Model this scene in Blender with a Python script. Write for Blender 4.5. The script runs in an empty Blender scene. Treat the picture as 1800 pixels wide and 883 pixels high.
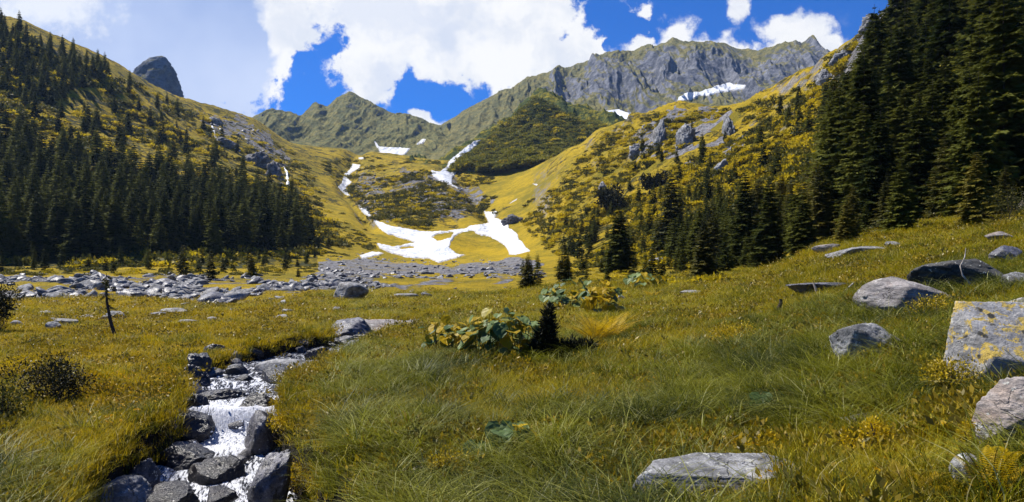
import bpy, math, random
import numpy as np
from mathutils import Vector, Matrix
R = math.radians
rng = np.random.default_rng(7)
random.seed(7)
SC = bpy.context.scene
COL = SC.collection
# ------------------------------------------------------------------ camera
F = 1250.0; YH = 500.0          # focal length in photo pixels, horizon row
cam_d = bpy.data.cameras.new('camera'); cam = bpy.data.objects.new('camera', cam_d); COL.objects.link(cam)
cam.location = (0, 0, 0); cam.rotation_euler = (R(90), 0, 0)
cam_d.sensor_width = 36; cam_d.lens = 25.0; cam_d.shift_y = (YH - 441.5) / 1800
cam_d.clip_start = .05; cam_d.clip_end = 20000
SC.camera = cam
# ------------------------------------------------------------------ light
SUN_EL, SUN_AZ = 58.0, -62.0     # azimuth from +Y (view direction), negative = left
EXPO = 0.85
sd = Vector((math.sin(R(SUN_AZ)) * math.cos(R(SUN_EL)), math.cos(R(SUN_AZ)) * math.cos(R(SUN_EL)), math.sin(R(SUN_EL))))
sl = bpy.data.lights.new('sun', 'SUN'); sl.energy = 5.0; sl.angle = R(.5); sl.color = (1, .95, .86)
so = bpy.data.objects.new('sun', sl); COL.objects.link(so); so.rotation_euler = sd.to_track_quat('Z', 'Y').to_euler()
SC.view_settings.view_transform = 'Standard'; SC.view_settings.look = 'None'
SC.view_settings.gamma = 1; SC.view_settings.exposure = EXPO; SC.view_settings.use_curve_mapping = False

# ---- node helper
class NT:
    def __init__(s, tree): s.t = tree; s.t.nodes.clear()
    def n(s, typ, ins=None, **kw):
        nd = s.t.nodes.new(typ)
        for k, v in kw.items(): setattr(nd, k, v)
        if ins:
            for k, v in ins.items():
                sock = nd.inputs[k]
                if isinstance(v, bpy.types.NodeSocket): s.t.links.new(v, sock)
                else: sock.default_value = v
        return nd
    def m(s, op, a, b=None, c=None, clamp=False):
        nd = s.t.nodes.new('ShaderNodeMath'); nd.operation = op; nd.use_clamp = clamp
        for i, v in enumerate((a, b, c)):
            if v is None: continue
            if isinstance(v, bpy.types.NodeSocket): s.t.links.new(v, nd.inputs[i])
            else: nd.inputs[i].default_value = v
        return nd.outputs[0]
    def vm(s, op, a, b=None, c=None):
        nd = s.t.nodes.new('ShaderNodeVectorMath'); nd.operation = op
        for i, v in enumerate((a, b, c)):
            if v is None: continue
            if isinstance(v, bpy.types.NodeSocket): s.t.links.new(v, nd.inputs[i])
            else: nd.inputs[i].default_value = v
        return nd.outputs['Value'] if op in ('LENGTH', 'DOT_PRODUCT', 'DISTANCE') else nd.outputs[0]
    def step(s, v, lo, hi):      # smoothstep
        nd = s.n('ShaderNodeMapRange', {'Value': v, 'From Min': lo, 'From Max': hi}, interpolation_type='SMOOTHSTEP')
        return nd.outputs[0]
    def mix(s, f, a, b, blend='MIX'):
        nd = s.t.nodes.new('ShaderNodeMix'); nd.data_type = 'RGBA'; nd.blend_type = blend; nd.clamp_factor = True
        for i, v in ((0, f), (6, a), (7, b)):
            if isinstance(v, bpy.types.NodeSocket): s.t.links.new(v, nd.inputs[i])
            else:
                if i and len(v) == 3: v = (*v, 1)
                nd.inputs[i].default_value = v
        return nd.outputs[2]
    def noise(s, vec, scale, detail=4, rough=.55, dist=0.0, out=0):
        nd = s.n('ShaderNodeTexNoise', {'Vector': vec, 'Scale': scale, 'Detail': detail, 'Roughness': rough, 'Distortion': dist})
        return nd.outputs[out]
    def attr(s, name, out='Fac'): return s.n('ShaderNodeAttribute', attribute_name=name).outputs[out]

# ---- sky
world = bpy.data.worlds.new('World'); SC.world = world; world.use_nodes = True
N = NT(world.node_tree)
sky = N.n('ShaderNodeTexSky', sky_type='NISHITA', sun_disc=False, sun_elevation=R(SUN_EL), sun_rotation=R(SUN_AZ), altitude=1800, air_density=1.0, dust_density=.1, ozone_density=2.5)
skyc = N.mix(1.0, N.vm('SCALE', sky.outputs[0], None), (1, 1, 1), 'MULTIPLY')
N.t.nodes.remove(skyc.node)
sc_ = N.vm('SCALE', sky.outputs[0]); sc_.node.inputs['Scale'].default_value = .105
skyc = N.mix(1.0, sc_, (.10, .58, 1.32), 'MULTIPLY')
dirv = N.n('ShaderNodeTexCoord').outputs['Generated']
sep = N.n('ShaderNodeSeparateXYZ', {0: dirv})
yy = N.m('MAXIMUM', N.m('ABSOLUTE', sep.outputs[1]), .05)
uu = N.m('DIVIDE', sep.outputs[0], yy); vv = N.m('DIVIDE', sep.outputs[2], yy)
uv = N.n('ShaderNodeCombineXYZ', {0: uu, 1: vv}).outputs[0]
wv = N.vm('SUBTRACT', N.noise(uv, 16, 5, .6, out=1), (.5, .5, .5)); wv = N.vm('MULTIPLY', wv, (.075, .075, 0)); uvw = N.vm('ADD', uv, wv)
def cloudnode(px, py, rx, ry):
    c = ((px - 900) / F, (YH - py) / F, 0)
    d = N.vm('SUBTRACT', uvw, c)
    d = N.vm('MULTIPLY', d, (F / rx, F / ry, 0))
    return N.vm('LENGTH', d)
def field(lst):
    acc = None
    for e in lst:
        v = N.m('SUBTRACT', 1.0, cloudnode(*e))
        acc = v if acc is None else N.m('MAXIMUM', acc, v)
    return acc
pos_l = [(110, 20, 640, 330), (430, 110, 75, 100), (340, 150, 170, 130), (700, -60, 330, 190), (650, 60, 95, 145), (640, 120, 80, 95), (880, 50, 230, 165), (860, 100, 150, 110), (960, 110, 110, 70), (1040, 90, 65, 45), (770, 85, 120, 75), (500, 30, 60, 130), (497, 150, 20, 70), (500, 185, 25, 20), (755, 212, 42, 18), (745, 203, 20, 12)]
pos_r = [(757, 216, 50, 20), (738, 206, 26, 16), (1125, 76, 16, 18), (1200, 60, 50, 44), (1180, 80, 40, 34), (1255, 82, 66, 34), (1320, 96, 60, 24), (1410, 58, 72, 46), (1370, 50, 46, 28), (1455, 88, 40, 42), (1300, 14, 26, 34), (1140, 18, 20, 14), (1250, 100, 190, 34), (1400, 92, 90, 30)]
holes = [(578, 88, 34, 38), (548, 110, 32, 32), (548, 165, 66, 56), (530, 205, 84, 52), (775, 182, 118, 44), (715, 165, 32, 36), (1060, 20, 62, 44), (1120, 40, 60, 30), (700, 215, 60, 20), (1090, 70, 22, 26)]
nz1 = N.noise(uv, 9, 8, .62); nz2 = N.noise(uv, 38, 5, .6)
nzz = N.m('ADD', N.m('MULTIPLY', N.m('SUBTRACT', nz1, .5), 2.1), N.m('MULTIPLY', N.m('SUBTRACT', nz2, .5), 1.3))
pf = N.m('ADD', field(pos_l), nzz)
hf = N.m('ADD', field(holes), N.m('MULTIPLY', nzz, 1.1))
cl = N.m('MULTIPLY', N.step(pf, .0, .26), N.m('SUBTRACT', 1, N.step(hf, -.04, .30)))
cr = N.step(N.m('ADD', field(pos_r), N.m('MULTIPLY', nzz, .9)), .0, .55)
cl = N.m('MAXIMUM', cl, N.m('MULTIPLY', cr, .97))
# thin veil of cirrus
veil = N.m('MULTIPLY', N.step(N.noise(uv, 5, 6, .65), .56, .8), .22)
cl = N.m('MAXIMUM', cl, veil)
# only the forward half of the sky is so cloudy; overhead and behind the camera it breaks up
fwd = N.m('MULTIPLY', N.step(sep.outputs[1], .30, .62), N.m('SUBTRACT', 1, N.step(sep.outputs[2], .46, .62)))
cl = N.m('MULTIPLY', cl, fwd)
grey_l = N.step(N.m('ADD', field([(120, 60, 350, 330), (385, 110, 100, 240), (280, 60, 215, 300)]), N.m('MULTIPLY', nzz, .10)), .02, .20)
warm_l = N.step(N.m('ADD', field([(80, 10, 170, 90), (30, 30, 80, 40)]), N.m('MULTIPLY', nzz, .8)), .1, .7)
grey_c = N.m('MULTIPLY', N.step(N.m('ADD', field([(790, 60, 90, 45), (610, 20, 80, 40), (690, 140, 70, 30), (730, 30, 160, 50), (960, 140, 50, 25), (800, 150, 60, 16)]), N.m('MULTIPLY', nzz, 1.3)), -.1, .8), .45)
gl = N.mix(N.step(N.noise(uv, 3.0, 4, .5), .35, .65), (.33, .44, .74), (.58, .67, .90))
gl = N.mix(N.m('MULTIPLY', warm_l, .8), gl, (.88, .90, .93))
ccol = N.mix(N.m('MULTIPLY', N.step(N.noise(uvw, 6, 6, .6), .52, .36), .55), (.93, .93, .93), (.56, .63, .78))
ccol = N.mix(grey_c, ccol, (.55, .63, .82))
ccol = N.mix(grey_l, ccol, gl)
allc = N.mix(cl, skyc, ccol)
# dark bounce below the horizon so nothing is lit from underneath
bg = N.n('ShaderNodeBackground', {'Color': allc, 'Strength': .60})
N.n('ShaderNodeOutputWorld', {0: bg.outputs[0]})
world.cycles.sampling_method = 'MANUAL'; world.cycles.sample_map_resolution = 512

# ------------------------------------------------------------------ noise (numpy)
def _hash(ix, iy, iz, seed):
    h = (ix.astype(np.int64) * 374761393 + iy.astype(np.int64) * 668265263 + iz.astype(np.int64) * 2147483647 + seed * 974711) & 0xffffffff
    h = ((h ^ (h >> 13)) * 1274126177) & 0xffffffff
    h = (h ^ (h >> 16)) & 0xffffff
    return h / float(0xffffff)
def vnoise(x, y, z=None, seed=0):
    x = np.asarray(x, float); y = np.asarray(y, float)
    z = np.zeros_like(x) if z is None else np.asarray(z, float)
    ix, iy, iz = np.floor(x), np.floor(y), np.floor(z)
    fx, fy, fz = x - ix, y - iy, z - iz
    fx = fx * fx * fx * (fx * (fx * 6 - 15) + 10); fy = fy * fy * fy * (fy * (fy * 6 - 15) + 10); fz = fz * fz * (3 - 2 * fz)
    def c(a, b, d): return _hash(ix + a, iy + b, iz + d, seed)
    def l(a, b, t): return a + (b - a) * t
    r0 = l(l(c(0, 0, 0), c(1, 0, 0), fx), l(c(0, 1, 0), c(1, 1, 0), fx), fy)
    if not np.any(fz): return r0 * 2 - 1
    r1 = l(l(c(0, 0, 1), c(1, 0, 1), fx), l(c(0, 1, 1), c(1, 1, 1), fx), fy)
    return l(r0, r1, fz) * 2 - 1
def fbm(x, y, z=None, oct=5, seed=0, gain=.5, ridged=False):
    t = 0; a = 1; s = 0
    for o in range(oct):
        n = vnoise(x * 2 ** o + 13.7 * o, y * 2 ** o - 7.1 * o, None if z is None else z * 2 ** o + 3.3 * o, seed + o)
        if ridged: n = 1 - 2 * np.abs(n)
        t = t + a * n; s += a; a *= gain
    return t / s
def sstep(x, a, b):
    t = np.clip((x - a) / (b - a), 0, 1); return t * t * (3 - 2 * t)
def pchip(x, y, xi):
    """monotone cubic; x (n,), y (n,...) -> y at xi"""
    x = np.asarray(x, float); y = np.asarray(y, float); h = np.diff(x)
    sh = (-1,) + (1,) * (y.ndim - 1)
    d = np.diff(y, axis=0) / h.reshape(sh)
    m = np.zeros_like(y); m[0] = d[0]; m[-1] = d[-1]
    w1 = (2 * h[1:] + h[:-1]).reshape(sh); w2 = (h[1:] + 2 * h[:-1]).reshape(sh)
    with np.errstate(divide='ignore', invalid='ignore'):
        mm = (w1 + w2) / (w1 / d[:-1] + w2 / d[1:])
    m[1:-1] = np.where(d[:-1] * d[1:] > 0, mm, 0)
    xi = np.clip(xi, x[0], x[-1]); k = np.clip(np.searchsorted(x, xi) - 1, 0, len(x) - 2)
    t = ((xi - x[k]) / h[k]).reshape(sh); hh = h[k].reshape(sh)
    return (2 * t**3 - 3 * t**2 + 1) * y[k] + (t**3 - 2 * t**2 + t) * hh * m[k] + (-2 * t**3 + 3 * t**2) * y[k + 1] + (t**3 - t**2) * hh * m[k + 1]

# ------------------------------------------------------------------ object helpers
def tag(o, label=None, cat=None, group=None, kind=None):
    if label: o['label'] = label
    if cat: o['category'] = cat
    if group: o['group'] = group
    if kind: o['kind'] = kind
    return o
def mesh(name, V, Fc, mat=None, smooth=True, attrs=None):
    """V (n,3) array; Fc (m,3) or (m,4) array, or list of such arrays"""
    me = bpy.data.meshes.new(name); V = np.asarray(V, np.float32)
    Fl = Fc if isinstance(Fc, list) else [Fc]
    Fl = [np.asarray(f, np.int32) for f in Fl if len(f)]
    tot = sum(f.size for f in Fl); nf = sum(len(f) for f in Fl)
    me.vertices.add(len(V)); me.vertices.foreach_set('co', V.ravel())
    me.loops.add(tot); me.loops.foreach_set('vertex_index', np.concatenate([f.ravel() for f in Fl]))
    me.polygons.add(nf)
    sizes = np.concatenate([np.full(len(f), f.shape[1], np.int32) for f in Fl])
    st = np.concatenate([[0], np.cumsum(sizes)[:-1]]).astype(np.int32)
    me.polygons.foreach_set('loop_start', st)
    me.polygons.foreach_set('use_smooth', np.full(nf, smooth))
    me.update(calc_edges=True)
    if attrs:
        for k, a in attrs.items():
            at = me.attributes.new(k, 'FLOAT', 'POINT'); at.data.foreach_set('value', np.asarray(a, np.float32).ravel())
    if mat: me.materials.append(mat)
    return me
def obj(name, me, parent=None, loc=None, rot=None, scale=None, link=True):
    o = bpy.data.objects.new(name, me)
    if link: COL.objects.link(o)
    if parent: o.parent = parent
    if loc is not None: o.location = loc
    if rot is not None: o.rotation_euler = rot
    if scale is not None: o.scale = (scale,) * 3 if isinstance(scale, (int, float)) else scale
    return o
def empty(name, loc, rz=0, scale=1):
    o = bpy.data.objects.new(name, None); COL.objects.link(o); o.location = loc; o.rotation_euler = (0, 0, rz)
    o.scale = (scale,) * 3 if isinstance(scale, (int, float)) else scale
    o.empty_display_size = .1
    return o
def P(px, D, z=None, py=None):
    return np.array([(px - 900) / F * D, D, z if z is not None else (YH - py) / F * D])

# ------------------------------------------------------------------ terrain sheets
class Sheet:
    def __init__(s, px, D, z):      # px (nc,), D,z (nr,nc)
        s.px, s.D, s.z = px, D, z; s.py = YH - F * z / D
    def column(s, p):
        i = np.clip((p - s.px[0]) / (s.px[1] - s.px[0]), 0, len(s.px) - 1.001); k = int(i); f = i - k
        return s.D[:, k] * (1 - f) + s.D[:, k + 1] * f, s.z[:, k] * (1 - f) + s.z[:, k + 1] * f
    def hit(s, p, q):               # first surface point seen at photo pixel (p,q)
        D, z = s.column(p); py = YH - F * z / D
        w = np.nonzero(py <= q)[0]
        if len(w) == 0: return None
        k = w[0]
        if k == 0: return np.array([(p - 900) / F * D[0], D[0], z[0]])
        f = (py[k - 1] - q) / max(py[k - 1] - py[k], 1e-6)
        d = D[k - 1] + (D[k] - D[k - 1]) * f; zz = z[k - 1] + (z[k] - z[k - 1]) * f
        return np.array([(p - 900) / F * d, d, zz])
    def at(s, p, D0):               # surface point at column p and distance D0
        D, z = s.column(p); return np.array([(p - 900) / F * D0, D0, np.interp(D0, D, z)])
    def mesh(s, name, mat, attrs=None):
        nr, nc = s.D.shape
        V = np.stack([(s.px[None] - 900) / F * s.D, s.D, s.z], -1).reshape(-1, 3)
        i = np.arange(nr - 1)[:, None] * nc + np.arange(nc - 1)[None]
        Q = np.stack([i, i + 1, i + nc + 1, i + nc], -1).reshape(-1, 4)
        o = obj(name, mesh(name, V, Q, mat, True, attrs)); return o
def loft(cols, px0, px1, step, nrows, logrow=True):
    """cols {px: [(D,py),...]} -> px, D, z grids by monotone interpolation"""
    ks = sorted(cols); A = np.array([[(d, d * (YH - q) / F) for d, q in cols[k]] for k in ks])   # (ncol, nl, 2)
    px = np.arange(px0, px1 + .1, step)
    LD = pchip(ks, np.log(A[:, :, 0]), px); Z = pchip(ks, A[:, :, 1], px)                    # (nc, nl)
    D = np.zeros((nrows, len(px))); z = np.zeros_like(D)
    for j in range(len(px)):
        l = LD[j]; t = np.linspace(l[0], l[-1], nrows)
        D[:, j] = np.exp(t); z[:, j] = pchip(np.exp(l), Z[j], D[:, j])
    return px, D, z
def inpoly(x, y, poly):
    x = np.asarray(x, float); y = np.asarray(y, float); c = np.zeros(x.shape, bool); n = len(poly)
    for i in range(n):
        x0, y0 = poly[i]; x1, y1 = poly[i - 1]
        if y0 == y1: continue
        c ^= ((y0 > y) != (y1 > y)) & (x < (x1 - x0) * (y - y0) / (y1 - y0) + x0)
    return c
def polysoft(x, y, poly, amp, sc, seed):   # noisy membership
    return inpoly(x + amp * fbm(x / sc, y / sc, oct=4, seed=seed), y + amp * .7 * fbm(x / sc + 9, y / sc + 4, oct=4, seed=seed + 50), poly)

# near ground: z at fixed distances
ND = [.6, 3, 4.5, 6, 8, 10, 14, 20, 30]
NZ = {-500: [-1.7, -1.7, -1.7, -1.68, -1.66, -1.62, -1.55, -1.45, -1.25],
      0: [-1.65, -1.65, -1.64, -1.62, -1.58, -1.54, -1.47, -1.38, -1.22],
      250: [-1.65, -1.65, -1.62, -1.58, -1.50, -1.46, -1.36, -1.25, -1.18],
      500: [-1.62, -1.62, -1.58, -1.53, -1.44, -1.36, -1.20, -1.10, -1.08],
      700: [-1.6, -1.55, -1.50, -1.44, -1.36, -1.29, -1.20, -1.12, -1.12],
      900: [-1.6, -1.52, -1.46, -1.40, -1.34, -1.27, -1.15, -1.05, -1.08],
      1100: [-1.58, -1.45, -1.36, -1.30, -1.22, -1.13, -.97, -.80, -.75],
      1300: [-1.55, -1.35, -1.27, -1.20, -1.08, -.96, -.73, -.42, -.12],
      1500: [-1.5, -1.22, -1.12, -1.0, -.80, -.58, -.12, .60, 1.5],
      1700: [-1.4, -1.10, -.97, -.82, -.56, -.28, .30, 1.3, 2.2],
      1850: [-1.35, -1.0, -.85, -.68, -.38, -.06, .6, 1.8, 3.0],
      2300: [-1.2, -.8, -.6, -.35, 0, .4, 1.3, 2.7, 5]}
FAR = {-500: [(42, 530), (70, 505), (90, 475), (150, 330), (220, 170), (320, -80), (420, 100)],
       0: [(45, 528), (80, 500), (125, 470), (190, 340), (270, 190), (380, 42), (480, 150)],
       100: [(45, 528), (82, 498), (127, 469), (195, 345), (285, 205), (405, 76), (500, 180)],
       180: [(45, 529), (85, 495), (130, 468), (200, 350), (300, 225), (430, 108), (520, 200)],
       330: [(45, 530), (90, 491), (145, 464), (220, 362), (330, 268), (500, 189), (600, 260)],
       440: [(45, 528), (95, 488), (160, 457), (240, 372), (360, 292), (560, 217), (660, 280)],
       520: [(45, 524), (100, 486), (185, 452), (260, 378), (380, 312), (600, 263), (700, 300)],
       600: [(45, 524), (105, 484), (205, 450), (290, 385), (400, 335), (600, 268), (700, 300)],
       660: [(45, 526), (110, 483), (215, 456), (300, 395), (400, 345), (600, 272), (700, 300)],
       720: [(45, 528), (110, 483), (220, 459), (300, 405), (400, 350), (590, 274), (700, 300)],
       800: [(45, 528), (110, 482), (230, 456), (310, 402), (400, 345), (560, 280), (700, 300)],
       870: [(45, 527), (105, 482), (225, 452), (300, 397), (380, 357), (520, 292), (650, 296)],
       930: [(45, 521), (90, 486), (200, 446), (270, 400), (350, 345), (480, 292), (600, 300)],
       970: [(44, 519), (82, 486), (180, 446), (240, 390), (310, 330), (440, 280), (560, 300)],
       1010: [(42, 519), (75, 488), (150, 456), (210, 395), (280, 325), (400, 262), (500, 290)],
       1060: [(40, 518), (65, 488), (120, 462), (190, 392), (270, 306), (390, 232), (480, 280)],
       1150: [(37, 512), (55, 489), (95, 468), (160, 385), (240, 285), (350, 198), (430, 250)],
       1300: [(34, 500), (45, 484), (65, 468), (120, 370), (190, 265), (300, 186), (380, 230)],
       1380: [(34, 478), (42, 470), (56, 458), (108, 352), (172, 240), (268, 152), (340, 200)],
       1450: [(33, 440), (40, 436), (50, 428), (95, 328), (150, 212), (232, 116), (300, 170)],
       1500: [(33, 428), (39, 424), (47, 418), (86, 300), (135, 180), (200, 76), (270, 130)],
       1560: [(32, 412), (37, 408), (44, 404), (76, 275), (112, 140), (162, 14), (220, 60)],
       1700: [(32, 392), (36, 386), (42, 380), (66, 230), (90, 80), (125, -100), (170, -20)],
       2300: [(31, 280), (34, 275), (38, 268), (52, 150), (70, 0), (100, -200), (140, -150)]}
STEP = 3.4
pxs = np.arange(-1000, 3000.1, STEP); nc = len(pxs)
kn = sorted(NZ); nz_ = pchip(kn, np.array([NZ[k] for k in kn]), pxs)              # (nc, 9)
kf = sorted(FAR); AF = np.array([[(d, d * (YH - q) / F) for d, q in FAR[k]] for k in kf])
fD = np.exp(pchip(kf, np.log(AF[:, :, 0]), pxs)); fZ = pchip(kf, AF[:, :, 1], pxs)
NRN, NRF = 430, 330
GD = np.zeros((NRN + NRF, nc)); GZ = np.zeros_like(GD)
for j in range(nc):
    dd = np.concatenate([ND, fD[j]]); zz = np.concatenate([nz_[j], fZ[j]])
    rows = np.concatenate([np.exp(np.linspace(math.log(.6), math.log(3.5), 30, endpoint=False)),
                           np.exp(np.linspace(math.log(3.5), math.log(26), NRN - 30, endpoint=False)),
                           np.exp(np.linspace(math.log(26), math.log(fD[j][-1]), NRF))])
    GD[:, j] = rows; GZ[:, j] = pchip(dd, zz, rows)
GX = (pxs[None] - 900) / F * GD; GPX = np.repeat(pxs[None], GD.shape[0], 0)
GPY0 = YH - F * GZ / GD
# relief
near = 1 - sstep(GD, 25, 60)
hump = fbm(GX / 2.2, GD / 2.2, oct=4, seed=3)
GZ += near * sstep(GD, 2, 5) * .085 * hump + near * .02 * fbm(GX / .35, GD / .35, oct=3, seed=9)
mid = sstep(GD, 30, 60) * (1 - sstep(GD, 120, 190))
GZ += mid * (.35 * fbm(GX / 14, GD / 14, oct=5, seed=12) + .12 * fbm(GX / 2, GD / 2, oct=3, seed=15))
hill = sstep(GD, 60, 170)
hillR = sstep(GPX, 960, 1120) * sstep(GD / np.interp(pxs, kf, AF[:, 2, 0])[None], 1.05, 1.6)
hillL = sstep(560 - GPX, 0, 200) * sstep(GD, 150, 230)
cen = sstep(GPX, 560, 660) * (1 - sstep(GPX, 960, 1080)) * sstep(GD, 190, 300)
crestD = np.interp(pxs, kf, AF[:, 5, 0])[None]
nearcrest = 1 - .75 * np.exp(-((GD - crestD) / (crestD * .06)) ** 2)
GZ += hillL * nearcrest * (4.5 * fbm(GX / 60, GD / 60, oct=5, seed=21) + 1.3 * fbm(GX / 8, GD / 8, oct=4, seed=22, ridged=True))
GZ += hillR * nearcrest * GD / 250 * (5.5 * fbm(GX / 38, GD / 38, oct=5, seed=31, ridged=True) + 1.6 * fbm(GX / 7, GD / 7, oct=4, seed=32))
GZ += cen * (3.6 * fbm(GX / 70, GD / 110, oct=4, seed=41) + .6 * fbm(GX / 9, GD / 9, oct=4, seed=42, ridged=True))
# moraine hump in the middle of the valley and gullies either side
GZ += 10 * np.exp(-((GPX - 740) / 75) ** 2 - ((GD - 420) / 70) ** 2)
GZ += 4 * np.exp(-((GPX - 790) / 40) ** 2 - ((GD - 262) / 16) ** 2)
gl_px = np.interp(GD, [290, 330, 400, 480, 600], [655, 640, 608, 612, 636])
GZ -= 6 * np.exp(-((GPX - gl_px) / 16) ** 2) * sstep(GD, 270, 320) * (1 - sstep(GD, 560, 640))
gr_px = np.interp(GD, [290, 340, 400, 480, 560], [870, 852, 830, 790, 830])
GZ -= 5 * np.exp(-((GPX - gr_px) / 18) ** 2) * sstep(GD, 270, 320) * (1 - sstep(GD, 520, 600))

# stream bed  (px, D, water z, half width)
ST = np.array([(400, 3.6, -2.45, .8), (370, 5.0, -2.40, .85), (358, 6.3, -2.36, .86), (366, 7.4, -2.24, .78), (396, 8.6, -2.07, .58), (408, 9.35, -2.03, .50),
               (412, 9.7, -1.69, .50), (424, 10.6, -1.64, .66), (452, 11.8, -1.57, 1.0), (512, 13.4, -1.51, .96), (580, 15.4, -1.47, .70),
               (648, 18.5, -1.43, .52), (735, 24, -1.38, .55), (830, 33, -1.32, .6)])
stt = np.linspace(0, 1, 600)
sx = (ST[:, 0] - 900) / F * ST[:, 1]
arc = np.concatenate([[0], np.cumsum(np.hypot(np.diff(sx), np.diff(ST[:, 1])))])
sa = np.linspace(0, arc[-1], 900)
SX = pchip(arc, np.stack([sx, ST[:, 1], ST[:, 2], ST[:, 3]], 1), sa)         # x, D, zw, hw along the stream
def stream_near(x, y):
    x = np.asarray(x); y = np.asarray(y); sh = x.shape; x = x.ravel(); y = y.ravel()
    best = np.full(len(x), 1e9); bi = np.zeros(len(x), int)
    for k in range(0, len(SX), 3):
        d = (x - SX[k, 0]) ** 2 + (y - SX[k, 1]) ** 2; m = d < best; best[m] = d[m]; bi[m] = k
    return np.sqrt(best).reshape(sh), SX[bi, 2].reshape(sh), SX[bi, 3].reshape(sh)
m = (GD < 36) & (GPX < 1000)
dS, zS, hS = stream_near(GX[m], GD[m])
edge = hS + .10 * fbm(GX[m] / .5, GD[m] / .5, oct=3, seed=77)
w = 1 - sstep(dS, edge, edge + .26)
bed = zS - .14 - .10 * (1 - np.clip(dS / hS, 0, 1))
GZ[m] = GZ[m] * (1 - w) + np.minimum(bed, GZ[m]) * w
bank = np.zeros_like(GD); bank[m] = sstep(w, .06, .3)
lip = np.zeros_like(GD)
main = Sheet(pxs, GD, GZ)
PY = main.py
# ---- zones (photo regions -> real ground cover)
band = [(-200, 492), (0, 484), (200, 484), (330, 484), (480, 487), (560, 478), (700, 476), (860, 470), (930, 474), (900, 492), (820, 502), (700, 506), (620, 512), (560, 514), (480, 528), (400, 540), (330, 532), (200, 522), (60, 528), (-200, 540)]
zrock = polysoft(GPX, PY, band, 14, 40, 5) * (.34 + .55 * sstep(fbm(GPX / 55, PY / 12, oct=4, seed=17), -.2, .3)) * (1 - .35 * sstep(GPX, 560, 720))
scree = [(700, 300), (760, 298), (800, 312), (830, 335), (860, 350), (850, 372), (780, 385), (720, 360), (690, 330)]
zrock = np.maximum(zrock, .52 * polysoft(GPX, PY, scree, 30, 30, 6) * (GD > 250))
zrock = np.maximum(zrock, .42 * polysoft(GPX, PY, [(630, 300), (690, 310), (700, 350), (680, 390), (640, 370), (615, 330)], 26, 30, 8) * (GD > 250))
zrock = np.maximum(zrock, .7 * polysoft(GPX, PY, [(560, 462), (640, 450), (700, 462), (800, 466), (930, 452), (960, 462), (930, 480), (560, 482)], 10, 25, 8) * (GD > 100))
screeL = [(350, 195), (430, 215), (470, 235), (520, 290), (500, 330), (470, 300), (430, 250), (370, 225)]
zrock = np.maximum(zrock, .55 * polysoft(GPX, PY, screeL, 30, 30, 11) * (GD > 250))
nr_ = fbm(GX / (GD * .05), GD / (GD * .05) + np.log(GD) * 22, oct=3, seed=55)
cliff = [(1120, 205), (1200, 190), (1300, 200), (1310, 250), (1290, 330), (1220, 300), (1150, 280), (1100, 250)]
zcl = polysoft(GPX, PY, cliff, 40, 50, 12) * sstep(fbm(GX / 9, GD / 9, oct=4, seed=60), -.1, .25) * (GD > 150)
zrock = np.maximum(zrock, zcl)
zshr = np.zeros_like(GD)
zshr = np.maximum(zshr, .72 * ((GPX < 560) & (GD > 135)))
zshr = np.maximum(zshr, .55 * ((GPX > 980) & (GD > np.interp(pxs, kf, AF[:, 2, 0])[None] * 1.02)))
zshr = np.maximum(zshr, .62 * ((GPX > 560) & (GPX <= 980) & (GD > 330)))
zshr = np.maximum(zshr, .75 * polysoft(GPX, PY, [(650, 330), (760, 345), (840, 355), (800, 400), (700, 395), (640, 360)], 20, 40, 70) * (GD > 250))
bowl = [(830, 300), (960, 282), (970, 330), (900, 365), (850, 372), (820, 330)]
zshr *= 1 - .85 * polysoft(GPX, PY, bowl, 16, 40, 71) * (GD > 250)
zf = np.clip((1560 - GPX) / 200, 0, 1)
fdark = sstep(GPX, 1380, 1560) * (GD > 40)
zshr = np.maximum(zshr, fdark)
leftwood = [(-450, 240), (0, 260), (200, 290), (400, 310), (520, 345), (560, 430), (480, 470), (-450, 480)]
zshr = np.maximum(zshr, .9 * polysoft(GPX, PY, leftwood, 20, 60, 33) * (GD > 120))
nearest = 1 - sstep(GD, 18, 60)

# ------------------------------------------------------------------ materials
def material(name):
    m_ = bpy.data.materials.new(name); m_.use_nodes = True; n = NT(m_.node_tree)
    out = n.n('ShaderNodeOutputMaterial'); return m_, n, out
def princ(n, out, col, rough=.9, bump=None, bstr=.4, bdist=.1, spec=.25, **kw):
    ins = {'Base Color': col, 'Roughness': rough, 'Specular IOR Level': spec}
    ins.update(kw)
    if bump is not None:
        b = n.n('ShaderNodeBump', {'Height': bump, 'Strength': bstr, 'Distance': bdist}); ins['Normal'] = b.outputs[0]
    p = n.n('ShaderNodeBsdfPrincipled', ins); n.t.links.new(p.outputs[0], out.inputs[0]); return p
def rocknodes(n, vec, s, dark, light, warm):
    a = n.noise(vec, s, 6, .65); b = n.noise(vec, s * 4.3, 5, .7); c = n.noise(vec, s * .6, 3)
    col = n.mix(n.step(a, .34, .68), dark, light)
    col = n.mix(n.m('MULTIPLY', n.step(c, .5, .72), .6), col, warm)
    col = n.mix(n.m('MULTIPLY', n.step(b, .52, .36), .55), col, tuple(x * .45 for x in dark))
    return col, n.m('ADD', a, n.m('MULTIPLY', b, .5))
GOLD = (.420, .285, .008); OLIVE = (.170, .140, .009); DGREEN = (.020, .028, .008)

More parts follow.
